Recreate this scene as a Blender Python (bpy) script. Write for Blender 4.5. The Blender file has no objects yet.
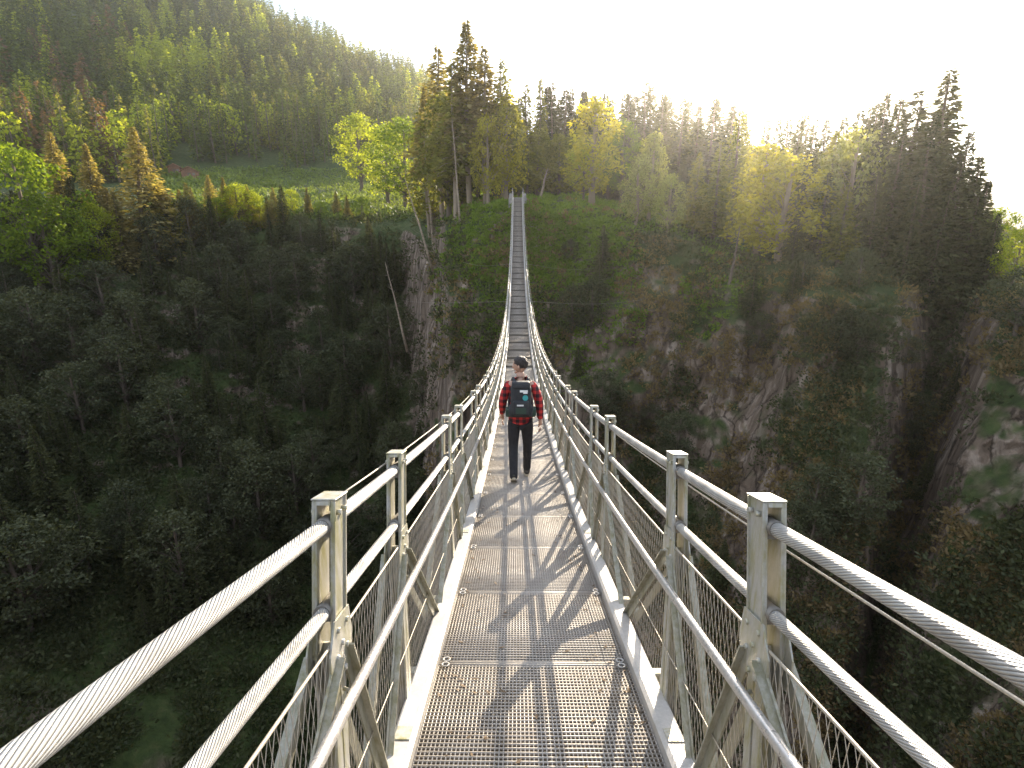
import bpy, bmesh, math, random
import numpy as np
from mathutils import Vector, Matrix, noise
from mathutils.bvhtree import BVHTree

R = math.radians
rng = np.random.default_rng(7)
random.seed(7)
scene = bpy.context.scene
COL = scene.collection

# ------------------------------------------------------------------ basics
F = 560.0
PITCH = R(16.0)
CP, SP = math.cos(PITCH), math.sin(PITCH)


def tag(o, label=None, cat=None, group=None, kind=None):
    if label: o['label'] = label
    if cat: o['category'] = cat
    if group: o['group'] = group
    if kind: o['kind'] = kind
    return o


def link(o, parent=None):
    COL.objects.link(o)
    if parent: o.parent = parent
    return o


def empty(name, loc=(0, 0, 0)):
    o = bpy.data.objects.new(name, None)
    o.location = loc
    o.empty_display_size = 0.3
    return link(o)


def np_mesh(name, V, Q, mats, tint=None, smooth=False, midx=None):
    """mesh out of arrays: V (n,3), Q (m,k) polygons with k corners"""
    me = bpy.data.meshes.new(name)
    V = np.asarray(V, dtype=np.float32); Q = np.asarray(Q, dtype=np.int32)
    n, (m, k) = len(V), Q.shape
    me.vertices.add(n); me.loops.add(m * k); me.polygons.add(m)
    me.vertices.foreach_set('co', V.ravel())
    me.loops.foreach_set('vertex_index', Q.ravel())
    me.polygons.foreach_set('loop_start', np.arange(m, dtype=np.int32) * k)
    me.polygons.foreach_set('loop_total', np.full(m, k, dtype=np.int32))
    if smooth: me.polygons.foreach_set('use_smooth', np.ones(m, dtype=bool))
    if midx is not None: me.polygons.foreach_set('material_index', np.asarray(midx, dtype=np.int32))
    for mt in mats: me.materials.append(mt)
    if tint is not None:
        a = me.attributes.new('tint', 'FLOAT', 'POINT')
        a.data.foreach_set('value', np.asarray(tint, dtype=np.float32))
    me.update(calc_edges=True)
    return me


class MB:
    """collects shapes into one mesh"""
    def __init__(s): s.bm = bmesh.new()

    def box(s, c, size, M=None, bevel=0.0):
        r = bmesh.ops.create_cube(s.bm, size=1.0)
        T = Matrix.Translation(c) @ Matrix.Diagonal((*size, 1))
        if M is not None: T = M @ T
        bmesh.ops.transform(s.bm, matrix=T, verts=r['verts'])
        if bevel:
            es = list({e for v in r['verts'] for e in v.link_edges})
            bmesh.ops.bevel(s.bm, geom=es, offset=bevel, segments=1, affect='EDGES')

    def prism(s, pts, axis_vec, M=None):
        """extrude polygon pts (3d) along axis_vec"""
        a = [s.bm.verts.new(p) for p in pts]
        b = [s.bm.verts.new(Vector(p) + Vector(axis_vec)) for p in pts]
        s.bm.faces.new(a[::-1]); s.bm.faces.new(b)
        n = len(pts)
        for i in range(n):
            s.bm.faces.new((a[i], a[(i + 1) % n], b[(i + 1) % n], b[i]))
        if M is not None: bmesh.ops.transform(s.bm, matrix=M, verts=a + b)

    def bar(s, p0, p1, w, h, up=(0, 0, 1), bevel=0.0):
        p0 = Vector(p0); p1 = Vector(p1); d = p1 - p0; L = d.length; d.normalize()
        x = d.cross(Vector(up)).normalized(); z = x.cross(d)
        M = Matrix((x, d, z)).transposed().to_4x4(); M.translation = (p0 + p1) / 2
        s.box((0, 0, 0), (w, L, h), M, bevel)

    def tube(s, pts, rad, seg=8, caps=True):
        pts = [Vector(p) for p in pts]; rings = []
        rads = rad if isinstance(rad, (list, tuple)) else [rad] * len(pts)
        ref = None
        for i, p in enumerate(pts):
            t = (pts[min(i + 1, len(pts) - 1)] - pts[max(i - 1, 0)]).normalized()
            if ref is None:
                ref = t.cross(Vector((0, 0, 1)))
                if ref.length < 0.1: ref = t.cross(Vector((1, 0, 0)))
            u = (ref - t * ref.dot(t)).normalized(); ref = u
            v = t.cross(u)
            rings.append([s.bm.verts.new(p + (u * math.cos(a) + v * math.sin(a)) * rads[i])
                          for a in (2 * math.pi * k / seg for k in range(seg))])
        for a, b in zip(rings, rings[1:]):
            for k in range(seg):
                f = s.bm.faces.new((a[k], a[(k + 1) % seg], b[(k + 1) % seg], b[k])); f.smooth = True
        if caps:
            s.bm.faces.new(rings[0][::-1]); s.bm.faces.new(rings[-1])

    def mesh(s, name, mat):
        bmesh.ops.recalc_face_normals(s.bm, faces=s.bm.faces)
        me = bpy.data.meshes.new(name); s.bm.to_mesh(me); s.bm.free()
        for m in (mat if isinstance(mat, (list, tuple)) else [mat]): me.materials.append(m)
        return me

    def build(s, name, mat, parent=None):
        return link(bpy.data.objects.new(name, s.mesh(name, mat)), parent)


# ------------------------------------------------------------------ materials
def new_mat(name):
    m = bpy.data.materials.new(name); m.use_nodes = True
    nt = m.node_tree; nt.nodes.clear()
    out = nt.nodes.new('ShaderNodeOutputMaterial')
    return m, nt, out


def N(nt, t, **kw):
    n = nt.nodes.new(t)
    for k, v in kw.items():
        if k == 'inp':
            for a, b in v.items(): n.inputs[a].default_value = b
        else: setattr(n, k, v)
    return n


def ramp(nt, fac, stops):
    r = nt.nodes.new('ShaderNodeValToRGB')
    e = r.color_ramp.elements
    while len(e) < len(stops): e.new(0.5)
    for i, (p, c) in enumerate(stops):
        e[i].position = p; e[i].color = (*c, 1) if len(c) == 3 else c
    nt.links.new(fac, r.inputs[0])
    return r.outputs[0]


def mat_simple(name, col, col2=None, rough=0.6, metal=0.0, scale=6.0, bump=0.0, bscale=40.0, coord='Object'):
    m, nt, out = new_mat(name)
    b = N(nt, 'ShaderNodeBsdfPrincipled', inp={'Roughness': rough, 'Metallic': metal})
    tc = N(nt, 'ShaderNodeTexCoord')
    no = N(nt, 'ShaderNodeTexNoise', inp={'Scale': scale, 'Detail': 6.0, 'Roughness': 0.65})
    nt.links.new(tc.outputs[coord], no.inputs['Vector'])
    c2 = col2 or tuple(c * 0.7 for c in col)
    nt.links.new(ramp(nt, no.outputs['Fac'], [(0.35, c2), (0.65, col)]), b.inputs['Base Color'])
    if bump:
        n2 = N(nt, 'ShaderNodeTexNoise', inp={'Scale': bscale, 'Detail': 5.0})
        nt.links.new(tc.outputs[coord], n2.inputs['Vector'])
        bp = N(nt, 'ShaderNodeBump', inp={'Strength': bump, 'Distance': 0.02})
        nt.links.new(n2.outputs['Fac'], bp.inputs['Height'])
        nt.links.new(bp.outputs[0], b.inputs['Normal'])
    nt.links.new(b.outputs[0], out.inputs[0])
    return m


def mat_galv(name, base, stain, rough=0.45, metal=0.35, stain_amt=0.6, sc=5.0):
    """weathered zinc: mottled, streaked down, with algae stains"""
    m, nt, out = new_mat(name)
    b = N(nt, 'ShaderNodeBsdfPrincipled', inp={'Metallic': metal})
    tc = N(nt, 'ShaderNodeTexCoord')
    geo = N(nt, 'ShaderNodeNewGeometry')
    n1 = N(nt, 'ShaderNodeTexNoise', inp={'Scale': 55.0, 'Detail': 4.0, 'Roughness': 0.7})
    mp = N(nt, 'ShaderNodeMapping', inp={'Scale': (sc * 3, sc * 3, sc * 0.6)})
    n2 = N(nt, 'ShaderNodeTexNoise', inp={'Scale': 1.6, 'Detail': 7.0, 'Roughness': 0.7})
    nt.links.new(geo.outputs['Position'], n1.inputs['Vector'])
    nt.links.new(geo.outputs['Position'], mp.inputs[0]); nt.links.new(mp.outputs[0], n2.inputs['Vector'])
    c1 = ramp(nt, n1.outputs['Fac'], [(0.3, tuple(x * 0.78 for x in base)), (0.7, base)])
    mx = N(nt, 'ShaderNodeMix', data_type='RGBA')
    f = ramp(nt, n2.outputs['Fac'], [(0.42, (0, 0, 0)), (0.66, (stain_amt,) * 3)])
    nt.links.new(f, mx.inputs['Factor']); nt.links.new(c1, mx.inputs['A']); mx.inputs['B'].default_value = (*stain, 1)
    nt.links.new(mx.outputs['Result'], b.inputs['Base Color'])
    rr = ramp(nt, n1.outputs['Fac'], [(0.2, (rough - 0.1,) * 3), (0.8, (rough + 0.15,) * 3)])
    nt.links.new(rr, b.inputs['Roughness'])
    bp = N(nt, 'ShaderNodeBump', inp={'Strength': 0.25, 'Distance': 0.002})
    nt.links.new(n1.outputs['Fac'], bp.inputs['Height']); nt.links.new(bp.outputs[0], b.inputs['Normal'])
    nt.links.new(b.outputs[0], out.inputs[0])
    return m


def mat_cable(name, strands=20, pitch=2.6):
    m, nt, out = new_mat(name)
    b = N(nt, 'ShaderNodeBsdfPrincipled', inp={'Metallic': 0.3, 'Roughness': 0.42})
    uv = N(nt, 'ShaderNodeUVMap')
    sx = N(nt, 'ShaderNodeSeparateXYZ'); nt.links.new(uv.outputs[0], sx.inputs[0])
    a = N(nt, 'ShaderNodeMath', operation='MULTIPLY', inp={1: float(strands)}); nt.links.new(sx.outputs[0], a.inputs[0])
    c = N(nt, 'ShaderNodeMath', operation='MULTIPLY_ADD', inp={1: strands * pitch}); nt.links.new(sx.outputs[1], c.inputs[0]); nt.links.new(a.outputs[0], c.inputs[2])
    fr = N(nt, 'ShaderNodeMath', operation='PINGPONG', inp={1: 0.5}); nt.links.new(c.outputs[0], fr.inputs[0])
    pw = N(nt, 'ShaderNodeMath', operation='MULTIPLY', inp={1: 2.0}); nt.links.new(fr.outputs[0], pw.inputs[0])
    sq = N(nt, 'ShaderNodeMath', operation='POWER', inp={1: 0.45}); nt.links.new(pw.outputs[0], sq.inputs[0])
    bp = N(nt, 'ShaderNodeBump', inp={'Strength': 1.0, 'Distance': 0.0035}); nt.links.new(sq.outputs[0], bp.inputs['Height'])
    nt.links.new(bp.outputs[0], b.inputs['Normal'])
    geo = N(nt, 'ShaderNodeNewGeometry')
    n1 = N(nt, 'ShaderNodeTexNoise', inp={'Scale': 9.0, 'Detail': 6.0}); nt.links.new(geo.outputs['Position'], n1.inputs['Vector'])
    c1 = ramp(nt, n1.outputs['Fac'], [(0.35, (0.38, 0.36, 0.33)), (0.65, (0.54, 0.53, 0.50))])
    mx = N(nt, 'ShaderNodeMix', data_type='RGBA', blend_type='MULTIPLY'); mx.inputs['Factor'].default_value = 1.0
    cg = ramp(nt, sq.outputs[0], [(0.1, (0.10, 0.095, 0.085)), (0.7, (1, 1, 1))])   # darker in the grooves between wires
    nt.links.new(c1, mx.inputs['A']); nt.links.new(cg, mx.inputs['B']); nt.links.new(mx.outputs['Result'], b.inputs['Base Color'])
    nt.links.new(b.outputs[0], out.inputs[0])
    return m


def mat_leaf(name, dark, light, transl=0.45, tr_col=None):
    m, nt, out = new_mat(name)
    at = N(nt, 'ShaderNodeAttribute', attribute_name='tint')
    oi = N(nt, 'ShaderNodeObjectInfo')
    ad = N(nt, 'ShaderNodeMath', operation='MULTIPLY_ADD', inp={1: 0.3}); nt.links.new(oi.outputs['Random'], ad.inputs[0])
    sb = N(nt, 'ShaderNodeMath', operation='SUBTRACT', inp={1: 0.15}); nt.links.new(at.outputs['Fac'], sb.inputs[0]); nt.links.new(sb.outputs[0], ad.inputs[2])
    col = ramp(nt, ad.outputs[0], [(0.0, dark), (1.0, light)])
    d = N(nt, 'ShaderNodeBsdfPrincipled', inp={'Roughness': 0.55, 'Specular IOR Level': 0.1})
    t = N(nt, 'ShaderNodeBsdfTranslucent')
    mu = N(nt, 'ShaderNodeMix', data_type='RGBA', blend_type='MULTIPLY'); mu.inputs['Factor'].default_value = 1.0
    mu.inputs['B'].default_value = (*(tr_col or (1.5, 1.35, 0.5)), 1)
    nt.links.new(col, d.inputs['Base Color']); nt.links.new(col, mu.inputs['A']); nt.links.new(mu.outputs['Result'], t.inputs['Color'])
    ms = N(nt, 'ShaderNodeMixShader', inp={0: transl})
    nt.links.new(d.outputs[0], ms.inputs[1]); nt.links.new(t.outputs[0], ms.inputs[2])
    nt.links.new(ms.outputs[0], out.inputs[0])
    return m


def mat_ground():
    m, nt, out = new_mat('gorge_ground')
    b = N(nt, 'ShaderNodeBsdfPrincipled', inp={'Roughness': 0.9, 'Specular IOR Level': 0.2})
    geo = N(nt, 'ShaderNodeNewGeometry')
    big = N(nt, 'ShaderNodeTexNoise', inp={'Scale': 0.09, 'Detail': 8.0, 'Roughness': 0.62, 'Distortion': 0.4})
    med = N(nt, 'ShaderNodeTexNoise', inp={'Scale': 0.7, 'Detail': 8.0, 'Roughness': 0.7})
    mp = N(nt, 'ShaderNodeMapping', inp={'Scale': (0.5, 0.5, 0.13), 'Rotation': (0, R(-18), 0)})
    st = N(nt, 'ShaderNodeTexNoise', inp={'Scale': 1.1, 'Detail': 9.0, 'Roughness': 0.68, 'Distortion': 0.8})
    for n in (big, med): nt.links.new(geo.outputs['Position'], n.inputs['Vector'])
    nt.links.new(geo.outputs['Position'], mp.inputs[0]); nt.links.new(mp.outputs[0], st.inputs['Vector'])
    grass = ramp(nt, med.outputs['Fac'], [(0.3, (0.030, 0.045, 0.014)), (0.5, (0.055, 0.080, 0.022)), (0.7, (0.10, 0.11, 0.04))])
    rock = ramp(nt, st.outputs['Fac'], [(0.3, (0.09, 0.065, 0.046)), (0.5, (0.21, 0.155, 0.11)), (0.66, (0.46, 0.37, 0.29))])
    sx = N(nt, 'ShaderNodeSeparateXYZ'); nt.links.new(geo.outputs['Normal'], sx.inputs[0])
    # steepness + noise decides rock
    a = N(nt, 'ShaderNodeMath', operation='MULTIPLY_ADD', inp={1: -1.15, 2: 1.0}); nt.links.new(sx.outputs[2], a.inputs[0])
    a2 = N(nt, 'ShaderNodeMath', operation='MULTIPLY_ADD', inp={1: 1.6}); nt.links.new(big.outputs['Fac'], a2.inputs[0]); nt.links.new(a.outputs[0], a2.inputs[2])
    fac = ramp(nt, a2.outputs[0], [(0.98, (0, 0, 0)), (1.22, (1, 1, 1))])
    # ramp clips at 1, so scale first
    sc = N(nt, 'ShaderNodeMapRange', inp={1: 0.95, 2: 1.35}); nt.links.new(a2.outputs[0], sc.inputs[0])
    mx = N(nt, 'ShaderNodeMix', data_type='RGBA'); nt.links.new(sc.outputs[0], mx.inputs['Factor'])
    nt.links.new(grass, mx.inputs['A']); nt.links.new(rock, mx.inputs['B'])
    nt.links.new(mx.outputs['Result'], b.inputs['Base Color'])
    vo = N(nt, 'ShaderNodeTexVoronoi', feature='DISTANCE_TO_EDGE', inp={'Scale': 0.45})
    vm = N(nt, 'ShaderNodeMapping', inp={'Scale': (1, 1, .45), 'Rotation': (R(12), R(-20), 0)})
    wn = N(nt, 'ShaderNodeMix', data_type='VECTOR'); wn.inputs['Factor'].default_value = .12
    nt.links.new(geo.outputs['Position'], wn.inputs['A']); nt.links.new(med.outputs['Color'], wn.inputs['B'])
    wa = N(nt, 'ShaderNodeVectorMath', operation='MULTIPLY_ADD', inp={1: (2.2, 2.2, 2.2)}); nt.links.new(med.outputs['Color'], wa.inputs[0]); nt.links.new(geo.outputs['Position'], wa.inputs[2])
    nt.links.new(wa.outputs[0], vm.inputs[0]); nt.links.new(vm.outputs[0], vo.inputs['Vector'])
    cr = ramp(nt, vo.outputs[0], [(0.0, (.5, .5, .5)), (0.05, (1, 1, 1))])
    rk = N(nt, 'ShaderNodeMix', data_type='RGBA', blend_type='MULTIPLY'); rk.inputs['Factor'].default_value = 1
    nt.links.new(rock, rk.inputs['A']); nt.links.new(cr, rk.inputs['B']); nt.links.new(rk.outputs['Result'], mx.inputs['B'])
    hm = N(nt, 'ShaderNodeMath', operation='MULTIPLY'); nt.links.new(cr, hm.inputs[0]); nt.links.new(sc.outputs[0], hm.inputs[1])
    ha = N(nt, 'ShaderNodeMath', operation='MULTIPLY_ADD', inp={1: .35}); nt.links.new(hm.outputs[0], ha.inputs[0]); nt.links.new(st.outputs['Fac'], ha.inputs[2])
    bp = N(nt, 'ShaderNodeBump', inp={'Strength': 1.0, 'Distance': 1.2}); nt.links.new(ha.outputs[0], bp.inputs['Height'])
    nt.links.new(bp.outputs[0], b.inputs['Normal']); nt.links.new(b.outputs[0], out.inputs[0])
    return m


M_GALV = mat_galv('galvanised_steel', (0.46, 0.445, 0.405), (0.27, 0.25, 0.10), stain_amt=0.9)
M_GALV2 = mat_galv('galvanised_steel_mossy', (0.37, 0.355, 0.29), (0.18, 0.17, 0.08), stain_amt=0.85)
M_KERB = mat_galv('bright_zinc', (0.50, 0.475, 0.44), (0.33, 0.30, 0.25), stain_amt=0.4, metal=0.15)
M_GRATE = mat_galv('grating_steel', (0.44, 0.40, 0.35), (0.27, 0.235, 0.195), stain_amt=0.7, metal=0.15, sc=1.0)
M_RAIL = mat_galv('handrail_steel', (0.60, 0.57, 0.54), (0.4, 0.38, 0.34), rough=0.3, metal=0.6, stain_amt=0.3)
M_WIRE = mat_galv('net_wire', (0.48, 0.42, 0.33), (0.30, 0.25, 0.18), metal=0.2, stain_amt=0.3)
M_BOLT = mat_simple('bolt_steel', (0.22, 0.20, 0.17), rough=0.5, metal=0.6)
M_CABLE = mat_cable('spiral_cable')
M_GROUND = mat_ground()
M_BARK = mat_simple('bark', (0.20, 0.15, 0.11), (0.09, 0.07, 0.05), rough=0.9, scale=4, bump=0.6)
M_PALEBARK = mat_simple('pale_bark', (0.42, 0.33, 0.24), (0.2, 0.15, 0.10), rough=0.9, scale=3, bump=0.6)
M_SPRUCE = mat_leaf('spruce_needles', (0.024, 0.034, 0.016), (0.105, 0.112, 0.048), 0.35)
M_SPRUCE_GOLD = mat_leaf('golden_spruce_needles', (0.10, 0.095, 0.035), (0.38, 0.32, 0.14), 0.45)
M_LARCH = mat_leaf('larch_needles', (0.07, 0.09, 0.02), (0.27, 0.27, 0.07), 0.5)
M_LEAF = mat_leaf('bright_leaves', (0.06, 0.11, 0.012), (0.20, 0.27, 0.035), 0.55)
M_LIME = mat_leaf('lime_leaves', (0.16, 0.22, 0.02), (0.42, 0.46, 0.07), 0.6)
M_BIRCH = mat_leaf('yellow_leaves', (0.13, 0.14, 0.025), (0.48, 0.45, 0.08), 0.6)
M_SILVER = mat_leaf('silvery_leaves', (0.11, 0.13, 0.045), (0.40, 0.42, 0.18), 0.5)
M_RUST = mat_leaf('rusty_needles', (0.10, 0.06, 0.035), (0.28, 0.18, 0.11), 0.35)
M_BUSH = mat_leaf('undergrowth_leaves', (0.032, 0.042, 0.020), (0.11, 0.12, 0.055), 0.3)
M_DRY = mat_leaf('dry_grass_blades', (0.11, 0.085, 0.045), (0.29, 0.22, 0.115), 0.4)
M_MEADOW = mat_leaf('meadow_blades', (0.08, 0.12, 0.035), (0.20, 0.26, 0.08), 0.4)
M_FARSPRUCE = mat_leaf('hill_spruce_needles', (0.03, 0.045, 0.014), (0.15, 0.20, 0.05), 0.5)
M_GRASS = mat_leaf('grass_blades', (0.07, 0.13, 0.02), (0.22, 0.32, 0.05), 0.5)

# ------------------------------------------------------------------ terrain (polar sheet round the gorge)
GY = [None, 768, 600, 450]
KEYS = {
 -250: [(768,60),(600,84),(450,108),(330,135),(255,152),(226,160),(216,195),(205,230),(190,280),(130,380),(50,520),(-20,680),(-80,850)],
 0:    [(768,60),(600,84),(450,108),(330,132),(255,150),(226,158),(214,180),(200,215),(185,260),(120,370),(50,500),(-20,660),(-80,850)],
 120:  [(768,58),(600,82),(450,106),(330,130),(258,146),(228,153),(210,172),(194,215),(182,275),(120,370),(55,490),(-10,640),(-60,800)],
 250:  [(768,58),(600,81),(450,105),(330,128),(262,142),(228,149),(207,170),(192,212),(179,285),(120,390),(60,520),(18,620),(5,700)],
 330:  [(768,57),(600,79),(450,103),(330,126),(262,139),(222,148),(203,172),(190,212),(180,280),(130,380),(80,500),(50,590),(45,650)],
 400:  [(768,55),(600,75),(450,98),(330,122),(265,134),(228,143),(210,165),(195,210),(185,270),(140,370),(108,470),(86,560),(80,620)],
 430:  [(768,52),(600,67),(450,82),(330,98),(270,106),(245,112),(228,130),(205,170),(190,240),(150,340),(118,450),(98,540),(94,600)],
 448:  [(768,50),(600,62),(450,72),(330,80),(265,85),(238,90),(225,98),(208,120),(196,180),(176,290),(145,420),(118,520),(115,580)],
 480:  [(768,50),(600,61),(450,70),(330,76),(260,81),(220,86),(206,90),(198,105),(194,150),(186,260),(165,400),(140,520),(138,580)],
 516:  [(768,50),(600,60),(450,69),(330,75),(260,80),(215,83.5),(203,85),(198,95),(196,130),(192,230),(178,360),(160,480),(158,540)],
 560:  [(768,48),(600,58),(450,67),(330,74),(260,80),(216,84),(204,88),(199,100),(197,130),(194,220),(182,340),(168,440),(166,500)],
 640:  [(768,46),(600,55),(450,64),(330,71),(265,76),(234,80),(222,88),(212,105),(206,135),(200,210),(192,310),(180,400),(178,460)],
 750:  [(768,42),(600,51),(450,59),(340,65),(292,68),(268,73),(252,82),(239,98),(226,120),(209,170),(190,260),(176,350),(174,400)],
 850:  [(768,38),(600,46),(450,53),(350,57.5),(300,61),(280,66),(264,76),(250,90),(238,110),(224,150),(209,220),(199,300),(197,340)],
 900:  [(768,36),(600,44),(450,51),(380,56),(325,61),(290,68),(272,80),(258,92),(246,110),(232,150),(222,200),(214,260),(213,300)],
 960:  [(768,44),(600,56),(470,67),(380,73),(330,76),(295,79),(280,84),(266,95),(256,110),(246,140),(240,180),(238,220),(242,260)],
 1024: [(768,38),(600,47),(470,55),(380,60),(330,64),(300,68),(286,78),(275,90),(268,105),(262,125),(258,150),(257,180),(265,220)],
 1250: [(768,36),(600,44),(450,52),(380,56),(330,60),(305,66),(295,76),(290,90),(290,105),(290,125),(290,150),(292,180),(300,220)],
}


def col_az(x): return math.atan2((x - 512) / F, CP + (384 - 250) / F * SP)


def tan_elev(az, y):
    q = (384 - y) / F
    return math.cos(az) * (q * CP - SP) / (CP + q * SP)


prof = []
for x, pts in sorted(KEYS.items()):
    az = col_az(x)
    p = [(10.0, -88.0), (30.0, -84.0)] + [(r, r * tan_elev(az, y)) for y, r in pts]
    p += [(p[-1][0] * 1.25, p[-1][1] * 0.95 - 6), (p[-1][0] * 2.2, p[-1][1] * 0.6 - 30)]
    prof.append((az, p))
n_ctl = len(prof[0][1])


def flat(az, rs, zs): prof.append((R(az), list(zip(np.interp(np.linspace(0, 1, n_ctl), np.linspace(0, 1, len(rs)), rs), np.interp(np.linspace(0, 1, n_ctl), np.linspace(0, 1, len(zs)), zs)))))


for s in (-1, 1):
    flat(72 * s, [10, 30, 90, 140, 200, 300], [-88, -85, -80, -60, -20, 20])
    flat(84 * s, [10, 30, 90, 140, 200, 300], [-88, -86, -82, -80, -60, -30])
    flat(97 * s, [10, 25, 45, 60, 90, 200], [-88, -75, -30, -6, -1, 12])
    flat(120 * s, [7, 10, 13, 17, 30, 200], [-88, -45, -12, -2.5, -1, 18])
    flat(179.9 * s, [4, 5.2, 6, 7.2, 20, 200], [-88, -30, -8, -0.45, 1, 20])
prof.sort()
azs = np.array([a for a, _ in prof])
PR = np.array([[q[0] for q in p] for _, p in prof]); PZ = np.array([[q[1] for q in p] for _, p in prof])
fine = np.unique(np.concatenate([np.arange(-180, -60, 1.5), np.arange(-60, 60, 0.2), np.arange(60, 180.1, 1.5)]))
fine = np.radians(np.clip(fine, -179.9, 179.9))
U = np.concatenate([np.linspace(0, 1, 12)[:-1], np.linspace(1, 8, 300)[:-1], np.linspace(8, n_ctl - 1, 120)])
KS = np.interp(U, [0, 1, 1.01, 8, 8.01, 99], [1, 1, 3, 3, 1, 1])


def smooth_u(a):
    k = np.ones(9) / 9
    b = a.copy(); b[4:-4] = np.convolve(a, k, 'valid'); return b


def fbm(p, oct=5, gain=0.55): return noise.fractal(p, 1.0 - gain + 0.4, 2.1, oct, noise_basis='PERLIN_ORIGINAL')


TV = []
for az in fine:
    i = int(np.clip(np.searchsorted(azs, az) - 1, 0, len(azs) - 2))
    t = (az - azs[i]) / (azs[i + 1] - azs[i]); t = min(max(t, 0), 1); t = t * t * (3 - 2 * t)
    r = np.interp(U, np.arange(n_ctl), PR[i] * (1 - t) + PR[i + 1] * t)
    z = np.interp(U, np.arange(n_ctl), PZ[i] * (1 - t) + PZ[i + 1] * t)
    r = smooth_u(r); z = smooth_u(z)
    sa, ca = math.sin(az), math.cos(az)
    for u, rr, zz in zip(U, r, z):
        x, y = rr * sa, rr * ca
        wall = math.exp(-((u - 4.5) / 2.6) ** 2)
        far = min(1.0, max(0.0, (u - 8) / 4))
        near_b = 1 - math.exp(-(math.hypot(x - 0.8, y - 85) / 9.0) ** 2)       # keep the landing calm
        back = min(1.0, max(0.0, (y + 14) / 30.0)) if abs(x) < 12 else 1.0
        p1 = Vector((x / 17, y / 17, zz / 26)); p2 = Vector((x / 4.5, y / 4.5, zz / 6 + 9))
        ridg = 1 - abs(noise.noise(Vector((x / 11 + 3, y / 11, zz / 40)))) * 2
        d = (fbm(p1) * 3.2 + (ridg - 0.5) * 3.0 + fbm(p2, 4) * 0.9 + (0.5 - abs(noise.noise(Vector((x / 2.1, y / 2.1, zz / 3.4))))) * 0.75 + noise.noise(Vector((x / .9, y / .9, zz / 1.6))) * 0.22) * wall * near_b * back
        dz = (fbm(Vector((x / 30, y / 30, 5.))) * 1.6 * (0.25 + 0.3 * far) + fbm(Vector((x / 90, y / 90, 1.))) * 9 * far
              + fbm(Vector((x / 5, y / 5, 2.))) * 0.35) * near_b * back
        rr2 = rr - d
        TV.append((rr2 * sa, rr2 * ca, zz + dz))
nc, nr = len(fine), len(U)
ii, jj = np.meshgrid(np.arange(nc - 1), np.arange(nr - 1), indexing='ij')
a0 = (ii * nr + jj).ravel()
TQ = np.stack([a0, a0 + nr, a0 + nr + 1, a0 + 1], 1)
wrap = np.arange(nr - 1) + (nc - 1) * nr
TQ = np.concatenate([TQ, np.stack([wrap, np.arange(nr - 1), np.arange(nr - 1) + 1, wrap + 1], 1)])
TV = np.array(TV)
terrain = link(bpy.data.objects.new('terrain', np_mesh('terrain', TV, TQ[:, ::-1], [M_GROUND], smooth=True)))
tag(terrain, 'steep gorge walls, grassy rims and hillside around the bridge', kind='structure')
bvh = BVHTree.FromPolygons([tuple(v) for v in TV], [tuple(int(k) for k in q) for q in TQ])


def ground(x, y):
    h = bvh.ray_cast(Vector((x, y, 900)), Vector((0, 0, -1)))
    return (h[0].z, h[1]) if h[0] is not None else (None, None)


def pray(x, y):
    """ray of a point of the view: (direction)"""
    xc, yc = (x - 512) / F, (384 - y) / F
    return Vector((xc, CP + yc * SP, yc * CP - SP)).normalized()


def at_range(x, y, r):
    """ground point under the sight line (x, y) at horizontal range r"""
    d = pray(x, y); k = r / math.hypot(d.x, d.y)
    px, py = d.x * k, d.y * k
    return px, py, (ground(px, py)[0] or 0)


def hit(x, y):
    h = bvh.ray_cast(Vector((0, 0, 0)), pray(x, y))
    return h[0], h[1]


# river and outlying land
rv = np.array([(-400, -60, -85.), (400, -60, -85.), (400, 60, -85.), (-400, 60, -85.)])
M_WATER = mat_simple('river_water', (0.03, 0.05, 0.05), rough=0.08, scale=0.5, bump=0.4, bscale=1.0)
tag(link(bpy.data.objects.new('river', np_mesh('river', rv, [[0, 1, 2, 3]], [M_WATER]))), 'dark river on the floor of the gorge', kind='structure')
g = []
S = 1900
n = 60
M_FARLAND = mat_simple('far_land', (0.05, 0.075, 0.03), (0.03, 0.05, 0.02), rough=0.95, scale=0.01, coord='Object')
for i in range(n + 1):
    for j in range(n + 1):
        x = -S + 2 * S * i / n; y = -S + 2 * S * j / n; d = math.hypot(x, y)
        az = math.atan2(x, y)
        h = -130.0
        if d > 700:
            hill = 0.5 + 0.5 * fbm(Vector((x / 900, y / 900, 3.)), 4)
            h += (d - 700) / 1200 * (130 + 130 * hill) * (1.0 if 0.3 < az < 1.6 else 0.6)
        g.append((x, y, h))
ii, jj = np.meshgrid(np.arange(n), np.arange(n), indexing='ij'); a0 = (ii * (n + 1) + jj).ravel()
tag(link(bpy.data.objects.new('hills', np_mesh('hills', g, np.stack([a0, a0 + n + 1, a0 + n + 2, a0 + 1], 1), [M_FARLAND], smooth=True))),
    'far blue hills beyond the gorge', kind='structure')

# ------------------------------------------------------------------ plant shapes
def unit(v): return v / np.maximum(np.linalg.norm(v, axis=-1, keepdims=True), 1e-9)


def rhombi(c, d, L, W, g=rng):
    n = len(c); d = unit(d)
    b = unit(np.cross(d, g.normal(size=(n, 3))))
    L = np.broadcast_to(L, n)[:, None]; W = np.broadcast_to(W, n)[:, None]
    V = np.stack([c, c + d * L * .45 + b * W * .5, c + d * L, c + d * L * .45 - b * W * .5], 1).reshape(-1, 3)
    Q = np.arange(4 * n).reshape(n, 4)
    return V, Q


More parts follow.
